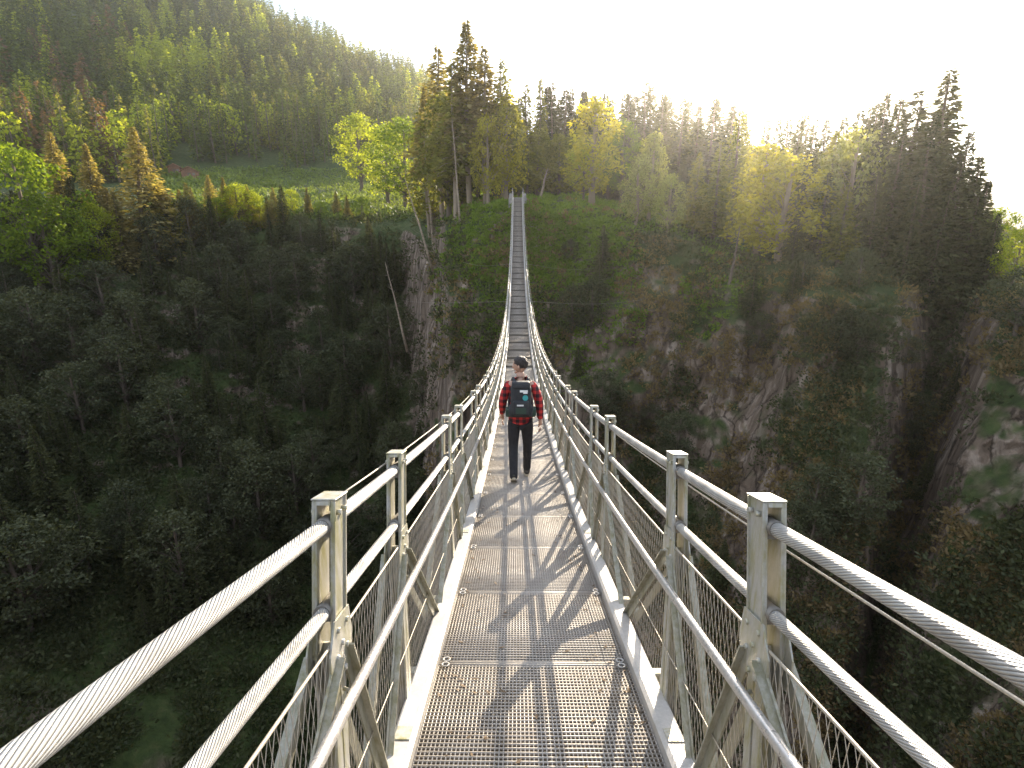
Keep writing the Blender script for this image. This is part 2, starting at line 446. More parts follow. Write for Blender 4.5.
def cyl_np(pts, rads, seg=6):
    pts = np.array(pts, float); V = []; Q = []
    for i, (p, r) in enumerate(zip(pts, rads)):
        t = unit(pts[min(i + 1, len(pts) - 1)] - pts[max(i - 1, 0)])
        u = unit(np.cross(t, [0.3, 1, 0.1])); v = np.cross(t, u)
        for k in range(seg):
            a = 2 * math.pi * k / seg; V.append(p + (u * math.cos(a) + v * math.sin(a)) * r)
    for i in range(len(pts) - 1):
        for k in range(seg):
            Q.append((i * seg + k, i * seg + (k + 1) % seg, (i + 1) * seg + (k + 1) % seg, (i + 1) * seg + k))
    return np.array(V), np.array(Q)


def join(parts):
    V = []; Q = []; o = 0
    for v, q in parts:
        V.append(v); Q.append(q + o); o += len(v)
    return np.concatenate(V), np.concatenate(Q)


def spruce(H=1.0, rad=0.16, whorls=34, per=8, sprays=11, leaf=0.022, base=0.06, droop=0.35, thin=0.0, ragged=0.2, seed=0):
    """unit-height conifer; returns trunk (V,Q) and crown (V,Q,tint)"""
    g = np.random.default_rng(seed)
    bend = g.normal(size=2) * 0.008
    trunk = [cyl_np([(bend[0] * math.sin(t * 5), bend[1] * math.sin(t * 4), t) for t in np.linspace(0, 0.98, 9)],
                    [0.0135 * (1 - t) ** 0.8 + 0.001 for t in np.linspace(0, 0.98, 9)], 7)]
    C, D, LL, TT = [], [], [], []
    for w in range(whorls):
        t = w / (whorls - 1); h = base + (0.985 - base) * t ** 0.92
        R0 = rad * ((1 - t) ** 0.85 * (0.85 + 0.15 * math.sin(t * 9 + seed)) + 0.012)
        if t < 0.12: R0 *= 0.6 + t * 3.3
        for k in range(per):
            if g.random() < thin: continue
            a = 2 * math.pi * (k + g.random() * 0.9) / per + w * 1.7
            L = R0 * (1 + g.normal() * ragged); hh = h + g.normal() * 0.006
            u = np.array([math.cos(a), math.sin(a), 0])
            if w % 2 == 0 and k % 2 == 0:
                e = u * L * .9 + np.array([0, 0, hh - droop * L * .8])
                trunk.append(cyl_np([(0, 0, hh), (u[0] * L * .5, u[1] * L * .5, hh - droop * L * .25), tuple(e)], [.003 * (1 - t) + .0006, .002 * (1 - t) + .0004, .0003], 3))
            ns = max(3, int(sprays * (0.35 + L / rad)))
            s = g.random(ns) ** 0.7
            side = np.cross(u, [0, 0, 1])
            lat = g.normal(size=ns) * 0.16 * L * (1.1 - s)
            pos = u * (s * L)[:, None] + side * lat[:, None]
            pos[:, 2] = hh - droop * L * s ** 1.7 + 0.12 * L * (s > .8) * s + g.normal(size=ns) * leaf * .3
            dr = u + side * (np.sign(lat) * g.random(ns) * 1.1)[:, None] + np.array([0, 0, -0.35]) + g.normal(size=(ns, 3)) * 0.35
            C.append(pos); D.append(dr); LL.append(leaf * (0.6 + 0.8 * g.random(ns)) * (1.15 - 0.55 * t)); TT.append(np.clip(s * .55 + g.random(ns) * .5 - .05, 0, 1))
    C, D, LL, TT = map(np.concatenate, (C, D, LL, TT))
    V, Q = rhombi(C, D, LL, LL * 0.5, g)
    return join(trunk), (V, Q, np.repeat(TT, 4))


def broad(crown_h=0.65, rad=0.27, clumps=52, per=75, leaf=0.025, weep=0.0, lean=0.0, seed=0, base=None, lumps=0.075):
    g = np.random.default_rng(seed); base = 1 - crown_h if base is None else base
    trunk = [cyl_np([(lean * t * t, 0.01 * math.sin(t * 6), t) for t in np.linspace(0, .9, 8)], [0.019 * (1 - t) ** 0.8 + .002 for t in np.linspace(0, .9, 8)], 7)]
    C, D, T = [], [], []
    for i in range(clumps):
        t = (i + g.random()) / clumps; h = base + crown_h * (t * 0.96)
        prof_r = rad * math.sin(math.pi * min(1, (0.12 + 0.86 * t))) ** 0.65
        a = i * 2.4 + g.random() * .8; rr = prof_r * (0.35 + 0.75 * g.random() ** .6)
        c = np.array([math.cos(a) * rr + lean * h * h, math.sin(a) * rr, h])
        h0 = max(base * .75, h - 0.12 - rr * .6)
        trunk.append(cyl_np([(lean * h0 * h0, 0, h0), tuple((c + np.array([lean * h0 * h0, 0, h0])) / 2 + np.array([0, 0, .02])), tuple(c)], [.0055 * (1.1 - t), .0035 * (1.1 - t), .0008], 4))
        ls = lumps * (0.6 + 0.8 * g.random())
        n = int(per * (ls / lumps) ** 1.5)
        o = unit(g.normal(size=(n, 3))) * (g.random(n) ** .45)[:, None] * ls
        o[:, 2] *= .7
        if weep: o[:, 2] -= weep * g.random(n) ** 1.3 * (0.4 + np.linalg.norm(o[:, :2], axis=1) / ls)
        C.append(c + o)
        dd = o * 8 + g.normal(size=(n, 3)); dd[:, 2] -= 0.5 + weep * 6; D.append(dd)
        T.append(np.clip(g.random() * .35 + g.random(n) * .65, 0, 1))
    C, D, T = map(np.concatenate, (C, D, T))
    LL = leaf * (.6 + .8 * g.random(len(C)))
    V, Q = rhombi(C, D, LL, LL * .6, g)
    return join(trunk), (V, Q, np.repeat(T, 4))


PROTO = {}


def proto(name, shape, leaf_mat, bark=M_BARK):
    (tv, tq), (cv, cq, ct) = shape
    PROTO[name] = (np_mesh('trunk', tv, tq, [bark], smooth=True), np_mesh('crown', cv, cq, [leaf_mat], tint=ct))


def one_mesh(name, shape, leaf_mat, bark=M_BARK):
    (tv, tq), (cv, cq, ct) = shape
    V, Q = join([(tv, tq), (cv, cq)])
    PROTO[name] = np_mesh(name, V, Q, [bark, leaf_mat], tint=np.concatenate([np.zeros(len(tv)), ct]), midx=[0] * len(tq) + [1] * len(cq))


for k in range(4):
    sh = spruce(rad=(.15, .18, .13, .20)[k], whorls=42, per=9, sprays=15, leaf=.028, seed=k, thin=.04)
    proto('spruce%d' % k, sh, M_SPRUCE)
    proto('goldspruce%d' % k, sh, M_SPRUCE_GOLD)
for k in range(3):      # tall, bare below, ragged sparse crown
    sh = spruce(rad=(.13, .11, .15)[k], whorls=34, per=7, sprays=19, leaf=.027, base=(.34, .42, .28)[k], droop=.5, thin=.22, ragged=.45, seed=20 + k)
    proto('pine%d' % k, sh, M_LARCH if k == 2 else M_SPRUCE_GOLD, M_PALEBARK)
    sh = spruce(rad=(.17, .14, .19)[k], whorls=36, per=8, sprays=17, leaf=.028, base=.12, droop=.30, thin=.14, ragged=.32, seed=30 + k)
    proto('larch%d' % k, sh, M_LARCH)
    proto('opens%d' % k, sh, M_SPRUCE)
M_GREY = mat_leaf('shade_leaves', (0.034, 0.042, 0.022), (0.115, 0.125, 0.065), .3)
for k in range(3):
    sh = broad(seed=40 + k, rad=(.25, .3, .22)[k], crown_h=(.78, .7, .82)[k])
    proto('shade%d' % k, sh, M_GREY); proto('leaf%d' % k, sh, M_LEAF); proto('lime%d' % k, sh, M_LIME)
    sh = broad(seed=50 + k, rad=(.16, .19, .15)[k], crown_h=.8, weep=.10, clumps=46, per=60, leaf=.026, lumps=.052)
    proto('birch%d' % k, sh, M_BIRCH, M_PALEBARK); proto('full%d' % k, broad(seed=55 + k, rad=(.2, .23, .18)[k], crown_h=.85, clumps=60, per=70, leaf=.026, weep=.03), M_LARCH); proto('silver%d' % k, sh, M_SILVER, M_PALEBARK)

PLANTED = []


def plant(kind, name, x, y, z, H, label, cat='tree', group=None, wide=1.0, lean=(0, 0)):
    e = empty(name, (x, y, z - 0.25))
    e.scale = (H * wide, H * wide, H); e.rotation_euler = (lean[0], lean[1], random.random() * 6.28)
    tag(e, label, cat, group)
    tm, cm = PROTO[kind]
    link(bpy.data.objects.new('trunk', tm), e); link(bpy.data.objects.new('crown', cm), e)
    PLANTED.append((x, y))
    return e


def tree_px(kind, name, x, ytop, r, label, ybase=None, **kw):
    """tree rooted on the ground at range r under column x whose tip reaches row ytop"""
    px, py, pz = at_range(x, ytop if ybase is None else ybase, r)
    d = pray(x, ytop); top = d.z / math.hypot(d.x, d.y) * math.hypot(px, py)
    return plant(kind, name, px, py, pz, max(4.0, top - pz), label, **kw)


# --- trees round the far landing, left of the bridge (x, top row, range, kind, wide)
T = tree_px
T('pine0', 'tall_pine', 437, 44, 113, 'tall ragged pine with dark wind-torn top left of the bridge end', group=None, wide=1.35)
T('pine1', 'tall_pine', 466, 18, 98, 'tallest pine left of the bridge end, its thin tip highest against the sky', wide=1.3)
T('pine2', 'tall_pine', 452, 60, 98, 'full crowned pine between the two tallest pines left of the bridge end', wide=1.4)
T('pine0', 'tall_pine', 484, 44, 97, 'olive pine with drooping boughs just left of the bridge end', wide=1.4)
T('pine2', 'tall_pine', 502, 58, 98, 'golden pine with sun on its boughs above the bridge end', wide=1.5)
T('pine1', 'slender_pine', 424, 82, 118, 'slim pale trunked pine at the left edge of the rock bank')
T('birch0', 'drooping_birch', 506, 88, 96, 'drooping yellow tree hanging over the far end of the walkway', wide=1.15)
T('birch1', 'drooping_birch', 487, 108, 93, 'smaller drooping golden tree left of the walkway end')
T('larch0', 'larch', 527, 82, 104, 'olive larch right behind the walkway end', wide=1.2)
T('larch1', 'larch', 541, 76, 112, 'narrow brownish larch behind the walkway end')
T('opens0', 'spruce', 553, 80, 118, 'dark spruce right of the larches behind the walkway end')
T('opens1', 'spruce', 572, 84, 124, 'second dark spruce right of the walkway end')
T('birch2', 'yellow_tree', 596, 92, 94, 'tall bright yellow tree right of the walkway end', wide=1.7)
T('lime0', 'yellow_tree', 585, 140, 95, 'low yellow green tree on the lit rim right of the walkway', wide=1.1)
T('silver0', 'silvery_tree', 655, 126, 88, 'tall silvery green tree at the rim right of the bridge', wide=1.1)
T('silver1', 'silvery_tree', 672, 168, 82, 'small pale tree with white blossom at the edge of the right rim', wide=1.3)
T('silver2', 'silvery_tree', 640, 150, 84, 'low pale shrub-like tree in front of the tall silvery tree', wide=1.3)
T('leaf0', 'leafy_tree', 625, 118, 110, 'green leafy tree between the yellow and the silvery tree')
for x, yt, r, k in [(612, 98, 130, 'opens2'), (630, 92, 134, 'spruce0'), (648, 80, 138, 'opens0'), (664, 92, 130, 'spruce2'), (684, 96, 122, 'opens1'),
                    (700, 104, 118, 'spruce0'), (716, 96, 116, 'opens2'), (735, 104, 112, 'opens0'), (520, 96, 124, 'spruce1'), (560, 98, 138, 'opens2'), (585, 90, 134, 'spruce3')]:
    T(k, 'spruce', x, yt, r, 'dark spruce in the row against the sky right of the bridge end', group='spruces behind the far landing', wide=1.45)
for x, yt, r, k, w in [(603, 112, 112, 'full0', 1.4), (618, 104, 120, 'full1', 1.4), (640, 102, 118, 'full2', 1.4), (660, 108, 112, 'full0', 1.5), (680, 106, 108, 'full1', 1.5), (698, 112, 106, 'full2', 1.5),
                    (716, 114, 102, 'full0', 1.5), (752, 122, 96, 'full1', 1.5), (796, 124, 90, 'full2', 1.5), (826, 128, 88, 'full0', 1.5), (850, 126, 86, 'full1', 1.5), (548, 88, 120, 'spruce2', 1.8), (566, 92, 122, 'spruce1', 1.8), (584, 94, 124, 'spruce0', 1.8), (606, 96, 112, 'spruce3', 1.7), (636, 98, 112, 'spruce2', 1.7), (668, 98, 112, 'spruce1', 1.7), (982, 158, 78, 'spruce0', 1.5), (990, 182, 77, 'spruce2', 1.5), (1000, 215, 75, 'spruce1', 1.4), (538, 104, 108, 'full2', 1.4), (560, 110, 110, 'full0', 1.4), (578, 106, 116, 'full1', 1.4), (700, 120, 120, 'spruce2', 1.7), (670, 104, 126, 'spruce0', 1.7), (745, 116, 112, 'spruce3', 1.7), (594, 98, 128, 'spruce1', 1.6), (626, 96, 124, 'spruce3', 1.6), (652, 90, 122, 'spruce1', 1.6), (690, 104, 118, 'spruce0', 1.6), (718, 102, 116, 'spruce1', 1.6), (733, 108, 108, 'spruce0', 1.6), (768, 122, 102, 'spruce3', 1.6), (790, 120, 100, 'spruce1', 1.5), (808, 116, 96, 'spruce3', 1.6), (828, 122, 92, 'spruce0', 1.5), (846, 118, 90, 'spruce1', 1.6), (862, 112, 92, 'spruce3', 1.5), (880, 104, 90, 'spruce0', 1.6), (902, 100, 88, 'spruce1', 1.6)]:
    T(k, 'rim_tree', x, yt + (22 if 'full' in k else -4), r + (34 if 590 < x < 850 else 0), 'olive tree in the thick belt of woods behind the right rim', group='woods behind the right rim', wide=w)
for x, yt, r, k, w in [(445, 90, 104, 'full0', 1.2), (460, 84, 106, 'opens1', 1.5), (476, 92, 104, 'full1', 1.2), (492, 96, 106, 'spruce1', 1.4), (430, 110, 120, 'full2', 1.3), (508, 104, 108, 'full0', 1.2)]:
    T(k, 'understorey_tree', x, yt, r, 'olive tree filling the clump left of the bridge end', group='clump left of the bridge end', wide=w)
T('leaf0', 'leafy_tree', 402, 118, 165, 'bright green round tree at the left foot of the tall pines', wide=1.5)
T('lime2', 'lime_tree', 384, 124, 180, 'lime tree left of the bright green round tree', wide=1.4)
T('lime0', 'lime_tree', 356, 112, 215, 'tall lime tree at the right end of the meadow', wide=1.3)
# --- right rim
T('larch2', 'larch', 742, 108, 92, 'brown backlit larch on the right rim below the sun', wide=1.3)
T('birch0', 'yellow_tree', 770, 136, 79, 'glowing yellow tree right under the sun', wide=1.7)
T('birch1', 'yellow_tree', 793, 146, 76, 'second glowing yellow tree right under the sun, closer to the rim', wide=1.8)
T('larch0', 'larch', 722, 140, 84, 'brown leafy larch left of the glowing yellow trees', wide=1.5)
T('opens1', 'thin_spruce', 802, 110, 92, 'thin dark spruce right of the sun with a bare spire')
T('opens0', 'thin_spruce', 817, 116, 90, 'second thin dark spruce right of the sun')
T('opens2', 'spruce', 780, 116, 100, 'dark spruce behind the glowing yellow trees')
T('larch1', 'larch', 838, 128, 82, 'feathery larch left of the great dark spruces', wide=1.5)
T('silver1', 'pale_tree', 862, 118, 80, 'pale feathery tree in front of the great dark spruces', wide=1.2)
T('spruce0', 'dark_spruce', 889, 90, 84, 'pointed dark spruce at the left of the great dark spruces')
T('opens2', 'dark_spruce', 872, 104, 92, 'dark spruce half hidden behind the pale feathery tree')
T('opens0', 'dark_spruce', 920, 88, 82, 'broad dark spruce in the middle of the right rim', wide=1.8)
T('opens1', 'dark_spruce', 953, 66, 80, 'tallest dark spruce on the right rim', wide=1.7)
T('spruce3', 'dark_spruce', 938, 110, 76, 'dark spruce filling the foot of the tallest one', wide=1.2)
T('spruce1', 'dark_spruce', 972, 130, 78, 'dark spruce at the right flank of the tallest one', wide=1.3)
T('spruce2', 'dark_spruce', 905, 130, 76, 'dense dark spruce low on the right rim', wide=1.3)
T('leaf1', 'leafy_tree', 1002, 205, 80, 'round green leafy tree at the right edge of the photo', wide=1.0)
T('lime1', 'leafy_tree', 1026, 225, 74, 'low lime green bush-like tree cut by the right edge', wide=1.0)
for x, yt, r, k, w in [(700, 150, 86, 'larch2', 1.3), (812, 160, 80, 'spruce2', 1.3), (830, 170, 76, 'opens2', 1.4), (850, 180, 74, 'larch0', 1.4),
                       (880, 170, 74, 'spruce3', 1.1), (920, 180, 73, 'spruce0', 1.2), (950, 190, 74, 'opens2', 1.2), (800, 205, 73, 'opens0', 1.3), (962, 150, 76, 'spruce3', 1.6), (935, 140, 80, 'spruce1', 1.7), (905, 150, 80, 'spruce2', 1.6), (890, 140, 84, 'spruce0', 1.6), (980, 190, 76, 'spruce1', 1.4), (865, 150, 84, 'spruce3', 1.6), (845, 150, 86, 'opens1', 1.6), (925, 125, 84, 'spruce0', 1.8), (945, 105, 86, 'spruce1', 1.8)]:
    T(k, 'understorey_tree', x, yt, r, 'shaded tree in the dark belt along the right rim', group='shaded trees along the right rim', wide=w)

# --- plateau edge across the gorge, left
T('leaf1', 'green_tree', 8, 142, 138, 'big bright green leafy tree at the left edge', wide=1.1)
T('leaf0', 'green_tree', 34, 190, 136, 'bright green leafy tree right of the big one at the left edge', wide=1.2)
T('goldspruce0', 'golden_spruce', 48, 130, 150, 'golden spruce, leftmost of the three lit spires', wide=1.5)
T('goldspruce2', 'golden_spruce', 84, 142, 148, 'golden spruce, middle one of the three lit spires', wide=1.5)
T('goldspruce3', 'golden_spruce', 132, 126, 146, 'widest golden spruce, right one of the three lit spires', wide=1.6)
T('goldspruce1', 'golden_spruce', 207, 174, 152, 'small golden spruce in front of the meadow', wide=1.6)
T('lime1', 'lime_tree', 290, 188, 156, 'round lime tree alone before the meadow')
T('lime0', 'lime_tree', 90, 200, 142, 'small lime tree below the middle golden spruce')
T('goldspruce0', 'golden_spruce', 112, 190, 143, 'small golden spruce left of the widest golden spruce', wide=1.5)
T('shade1', 'leafy_tree', 150, 212, 142, 'round dull green tree at the foot of the widest golden spruce')
T('goldspruce1', 'golden_spruce', 190, 186, 150, 'small golden spruce left of the one before the meadow')
for x, yt, r, k in [(178, 188, 149, 'goldspruce0'), (228, 184, 151, 'birch0'), (240, 192, 150, 'goldspruce2'), (252, 190, 152, 'lime2'), (266, 196, 150, 'goldspruce1'),
                    (168, 200, 147, 'birch1'), (306, 186, 156, 'goldspruce2'), (335, 190, 155, 'goldspruce3'), (346, 194, 152, 'goldspruce0'), (361, 196, 152, 'leaf2'),
                    (215, 196, 149, 'leaf1'), (222, 176, 151, 'goldspruce2'), (234, 182, 150, 'lime0'), (185, 182, 149, 'goldspruce3'), (246, 184, 151, 'goldspruce0'), (272, 186, 151, 'goldspruce3'), (280, 198, 150, 'birch0'), (105, 186, 146, 'goldspruce0'), (68, 176, 146, 'spruce1'), (160, 180, 148, 'goldspruce2'), (200, 205, 149, 'goldspruce3'), (258, 205, 150, 'birch2'), (320, 200, 152, 'leaf0')]:
    T(k, 'edge_tree', x, yt, r, 'small sunlit tree in the hedge-like row before the meadow', group='sunlit trees along the plateau edge', wide=1.5)

# far hillside
far_kinds = {}
for k in range(3):
    sh = spruce(rad=(.15, .18, .13)[k], whorls=16, per=6, sprays=4, leaf=.06, seed=60 + k, base=.1)
    one_mesh('farspruce%d' % k, sh, M_FARSPRUCE); one_mesh('farrust%d' % k, sh, M_RUST)
    sh = spruce(rad=(.17, .2, .16)[k], whorls=14, per=6, sprays=4, leaf=.06, seed=70 + k, base=.1)
    one_mesh('farlarch%d' % k, sh, M_LARCH)
    sh = broad(seed=80 + k, rad=.26, crown_h=.85, clumps=22, per=14, leaf=.07, lumps=.1)
    one_mesh('farlime%d' % k, sh, M_LIME)
far_shapes = [('spruce', spruce(rad=.17, whorls=12, per=6, sprays=3, leaf=.075, seed=90 + k, base=.1)[1]) for k in range(3)]

# forest patches: denser away from the meadow
def px_of(p):
    zc = p[1] * CP - p[2] * SP; yc = p[1] * SP + p[2] * CP
    return 512 + F * p[0] / zc, 384 - F * yc / zc


cand = []
tries = 0
while len(cand) < 3900 and tries < 60000:
    tries += 1
    az = R(random.uniform(-48, 3)); r = math.sqrt(random.uniform(190 ** 2, 860 ** 2))
    x, y = r * math.sin(az), r * math.cos(az)
    z, nrm = ground(x, y)
    if z is None: continue
    sx, sy = px_of((x, y, z))
    if not -60 < sx < 545 or sy > 205: continue
    if 165 < sx < 400 and r < 292 and r > 185: continue          # the meadow
    if r < 250: continue
    if sx > 455 or (sx > 330 and r < 320): continue
    if 60 < sx < 135 and 12 < sy < 26: continue                  # open strip high on the hill
    cand.append((x, y, z, r, sx, sy))
cand.sort(key=lambda c: c[3])
ind, mass = cand[:240], cand[240:]
for (x, y, z, r, sx, sy) in ind:
    patch = noise.noise(Vector((x / 60, y / 60, 0))); u = random.random()
    if sx < 120 and u < .22: k, nm, lb, gr = 'farrust', 'rusty_spruce', 'rusty brown spruce low on the far hillside', 'rusty spruces on the far hillside'
    elif u + patch < .22: k, nm, lb, gr = 'farlime', 'lime_tree', 'bright lime leafy tree among the spruces of the far hillside', 'lime trees on the far hillside'
    elif u + patch < .45: k, nm, lb, gr = 'farlarch', 'larch', 'fresh green larch low on the far hillside', 'larches on the far hillside'
    else: k, nm, lb, gr = 'farspruce', 'spruce', 'dark green spruce low on the far hillside', 'spruces on the far hillside'
    H = random.uniform(16, 28) * (.8 if 'lime' in k else 1)
    o = link(bpy.data.objects.new(nm, PROTO[k + str(random.randrange(3))]))
    o.location = (x, y, z - .3); o.scale = (H * random.uniform(.9, 1.2),) * 2 + (H,); o.rotation_euler = (0, 0, random.random() * 6)
    tag(o, lb, 'tree', gr)
Vs, Qs, Ts, Ms = [], [], [], []
off = 0
for (x, y, z, r, sx, sy) in mass:
    v, q, t = far_shapes[random.randrange(3)][1]
    H = random.uniform(16, 28); a = random.random() * 6.28; ca, sa = math.cos(a), math.sin(a); w = random.uniform(.9, 1.3)
    Rm = np.array([[ca * H * w, -sa * H * w, 0], [sa * H * w, ca * H * w, 0], [0, 0, H]])
    patch = noise.noise(Vector((x / 60, y / 60, 0))) + random.uniform(-.25, .25)
    mi = 2 if (sx < 130 and sy > 50 and random.random() < .18) else (1 if patch > .12 else 0)
    if patch > .36 or random.random() < .05: mi = 3
    Vs.append(v @ Rm.T + np.array([x, y, z - .3])); Qs.append(q + off); off += len(v); Ts.append(t); Ms.append(np.full(len(q), mi))
tag(link(bpy.data.objects.new('hillside_forest', np_mesh('hillside_forest', np.concatenate(Vs), np.concatenate(Qs), [M_FARSPRUCE, M_LARCH, M_RUST, M_LIME],
    tint=np.concatenate(Ts), midx=np.concatenate(Ms)))), 'dense conifer forest covering the upper far hillside', 'forest', kind='stuff')

# shaded forest on the gorge walls
cnt = 0; tries = 0
while cnt < 230 and tries < 9000:
    tries += 1
    sx, sy = random.uniform(-30, 425), random.uniform(236, 640)
    if random.random() > 1.15 - (sy - 236) / 520: continue
    p, nrm = hit(sx, sy)
    if p is None or p.z < -82: continue
    k = random.choice(['spruce0', 'spruce1', 'spruce2', 'spruce3', 'opens0', 'opens1', 'shade0', 'shade2', 'shade1'])
    H = random.uniform(7, 15)
    plant(k, 'gorge_tree', p.x, p.y, p.z - .5, H, 'dark tree in the shaded forest on the left gorge wall', group='shaded trees on the left gorge wall', wide=1.25)
    cnt += 1
cnt = 0
while cnt < 46:
    sx, sy = random.uniform(560, 1040), random.uniform(255, 620)
    p, nrm = hit(sx, sy)
    if p is None: continue
    if noise.noise(Vector((p.x / 14, p.y / 14, p.z / 14))) < .02: continue
    k = random.choice(['opens0', 'opens1', 'shade0', 'shade2', 'shade1', 'opens2'])
    plant(k, 'gorge_tree', p.x, p.y, p.z - .5, random.uniform(3.0, 7.5), 'small tree clinging to the steep right gorge wall', group='small trees on the right gorge wall', wide=1.4)
    cnt += 1

# dead trunks and leaning poles left of the landing
def snag(x0, y0, x1, y1, r, label):
    px, py, pz = at_range(x1, y1, r)
    a, b = pray(x0, y0), pray(x1, y1)
    rr = math.hypot(px, py)
    pb = Vector((b.x, b.y, b.z)) * (rr / math.hypot(b.x, b.y)); pa = Vector((a.x, a.y, a.z)) * (rr / math.hypot(a.x, a.y))
    root = pb - (pa - pb).normalized() * 4
    jit = lambda a_: Vector((random.uniform(-a_, a_), random.uniform(-a_, a_), 0))
    m = MB(); m.tube([root, pb, pb.lerp(pa, .25) + jit(.08), pb.lerp(pa, .5) + jit(.14), pb.lerp(pa, .75) + jit(.1), pa], [.26, .19, .16, .12, .085, .03], 8)
    for q in (.38, .45, .52, .6, .66, .72, .8, .85, .9):
        c = pb.lerp(pa, q); dv = Vector((random.uniform(-1, 1), random.uniform(-1, 1), .4)).normalized()
        ln_ = random.uniform(.5, 1.6); m.tube([c, c + dv * ln_ * .6, c + dv * ln_ + Vector((0, 0, -.2))], [.035, .02, .006], 5)
    o = m.build('dead_trunk', M_BARK if x0 > 700 else M_PALEBARK); tag(o, label, 'dead tree')


snag(385, 262, 402, 330, 98, 'bare pale dead trunk leaning out of the shaded forest')
snag(405, 178, 426, 248, 98, 'bare trunk leaning left at the edge of the rock bank')
snag(740, 226, 728, 290, 70, 'bare trunk leaning right on the right rim')
snag(548, 168, 542, 192, 92, 'short pale broken trunk right of the walkway end')
snag(424, 140, 433, 246, 108, 'long bare pale trunk standing before the dark forest')
snag(452, 120, 461, 236, 92, 'straight reddish bare trunk at the top of the rock bank')

# ------------------------------------------------------------------ undergrowth (uncountable)
def clump(n, size, leaf, g, flat=.7):
    o = unit(g.normal(size=(n, 3))) * (g.random(n) ** .4)[:, None] * size; o[:, 2] = np.abs(o[:, 2]) * flat
    V, Q = rhombi(o, o + g.normal(size=(n, 3)) * size * .5 + np.array([0, 0, size * .3]), leaf * (.6 + .8 * g.random(n)), leaf * .6, g)
    return V, Q, np.repeat(np.clip(g.random() * .3 + g.random(n) * .7, 0, 1), 4)


def scatter(name, label, cat, n, box, size, leafk, mat, per=34, maskf=None, seed=1, group=None):
    g = np.random.default_rng(seed); rs = random.Random(seed)
    protos = [clump(per, 1.0, leafk, g) for _ in range(8)]
    Vs, Qs, Ts = [], [], []; off = 0
    for _ in range(n):
        sx, sy = rs.uniform(box[0], box[2]), rs.uniform(box[1], box[3])
        p, nr_ = hit(sx, sy)
        if p is None or (maskf and not maskf(p, sx, sy, nr_)): continue
        d = p.length
        v, q, t = protos[rs.randrange(8)]
        S_ = size * rs.uniform(.5, 1.5) * (d / 75) ** .7
        a = rs.random() * 6.28; ca, sa = math.cos(a) * S_, math.sin(a) * S_
        Rm = np.array([[ca, -sa, 0], [sa, ca, 0], [0, 0, S_]])
        Vs.append(v @ Rm.T + np.array(p)); Qs.append(q + off); off += len(v); Ts.append(np.clip(t * .7 + rs.random() * .3, 0, 1))
    o = link(bpy.data.objects.new(name, np_mesh(name, np.concatenate(Vs), np.concatenate(Qs), [mat], tint=np.concatenate(Ts))))
    tag(o, label, cat, kind='stuff')


def not_rock(p, sx, sy, nr_):
    v = noise.noise(Vector((p.x / 9, p.y / 9, p.z / 22))) + .5 * noise.noise(Vector((p.x / 3, p.y / 3, p.z / 7)))
    lim = -.04 if sx > 560 else -.4
    if 470 < sx < 620 and sy < 290: return v > .35
    if 425 < sx < 500 and sy > 285: lim = -.05
    if sx > 850 and 300 < sy < 480 and sx > 900: lim = .2
    return v > lim


scatter('undergrowth', 'dark shrubs and ferns covering the shaded gorge walls', 'undergrowth', 12000, (-40, 215, 1060, 790), 1.25, .30, M_BUSH, maskf=not_rock, seed=3)
scatter('scrub', 'olive scrub and dry grass tufts on the rocky right gorge wall', 'scrub', 11000, (430, 200, 1060, 790), .65, .5, M_DRY, per=22, seed=4,
        maskf=lambda p, sx, sy, n_: noise.noise(Vector((p.x / 6 + 7, p.y / 6, p.z / 12))) > -.05)
scatter('rim_grass', 'bright green grass and herbs on the banks by the far landing', 'grass', 6000, (430, 190, 760, 440), .55, .6, M_GRASS, per=26, seed=5,
        maskf=lambda p, sx, sy, n_: p.length > 60 and (abs(math.sin(sx * 91.7 + sy * 47.3)) > (sy - 215) / 190 + abs(sx - 560) / 420) and noise.noise(Vector((p.x / 7, p.y / 7, p.z / 9))) > -.2)
scatter('bank_grass', 'fresh green grass on the knoll beside the far bridge end', 'grass', 5200, (452, 188, 640, 305), .34, .7, M_GRASS, per=26, seed=15,
        maskf=lambda p, sx, sy, n_: p.length > 60 and abs(math.sin(sx * 91.7 + sy * 47.3)) > (sy - 225) / 90 + abs(sx - 530) / 160)
scatter('meadow_grass', 'light grass of the meadow and clearings below the far forest', 'grass', 3500, (150, 170, 420, 232), .7, .5, M_MEADOW, per=14, seed=6,
        maskf=lambda p, sx, sy, n_: p.length > 150)

# ------------------------------------------------------------------ the bridge
Z0, Z1 = -6.3, 80.3


def dcam(z):   # deck centreline in axes of the slope frame (x, up, depth)
    return (0.10 + z * 0.0089, -1.76 - 0.0018 * z + 0.00446 * z * z, z)


def cl(z):
    x, u, d = dcam(z)
    return Vector((x, d * CP + u * SP, u * CP - d * SP))


zs = np.linspace(Z0, Z1, 900)
pts = [cl(z) for z in zs]
arc = np.concatenate([[0], np.cumsum([(b - a).length for a, b in zip(pts, pts[1:])])])
ARC0 = float(np.interp(0, zs, arc))           # arc length at the camera
LEN = float(arc[-1])


def frame(s):
    z = float(np.interp(s + ARC0, arc, zs))
    p = cl(z); t = (cl(z + .05) - cl(z - .05)).normalized()
    x = Vector((1, -0.0089, 0)).normalized(); x = (x - t * x.dot(t)).normalized()
    n = x.cross(t)
    M = Matrix((x, t, n)).transposed().to_4x4(); M.translation = p
    return M


bridge = empty('suspension_bridge', cl(Z0))
tag(bridge, 'narrow steel suspension footbridge with grating deck, cable railings and wire nets across the gorge', 'bridge')
BI = Matrix.Translation(-cl(Z0))


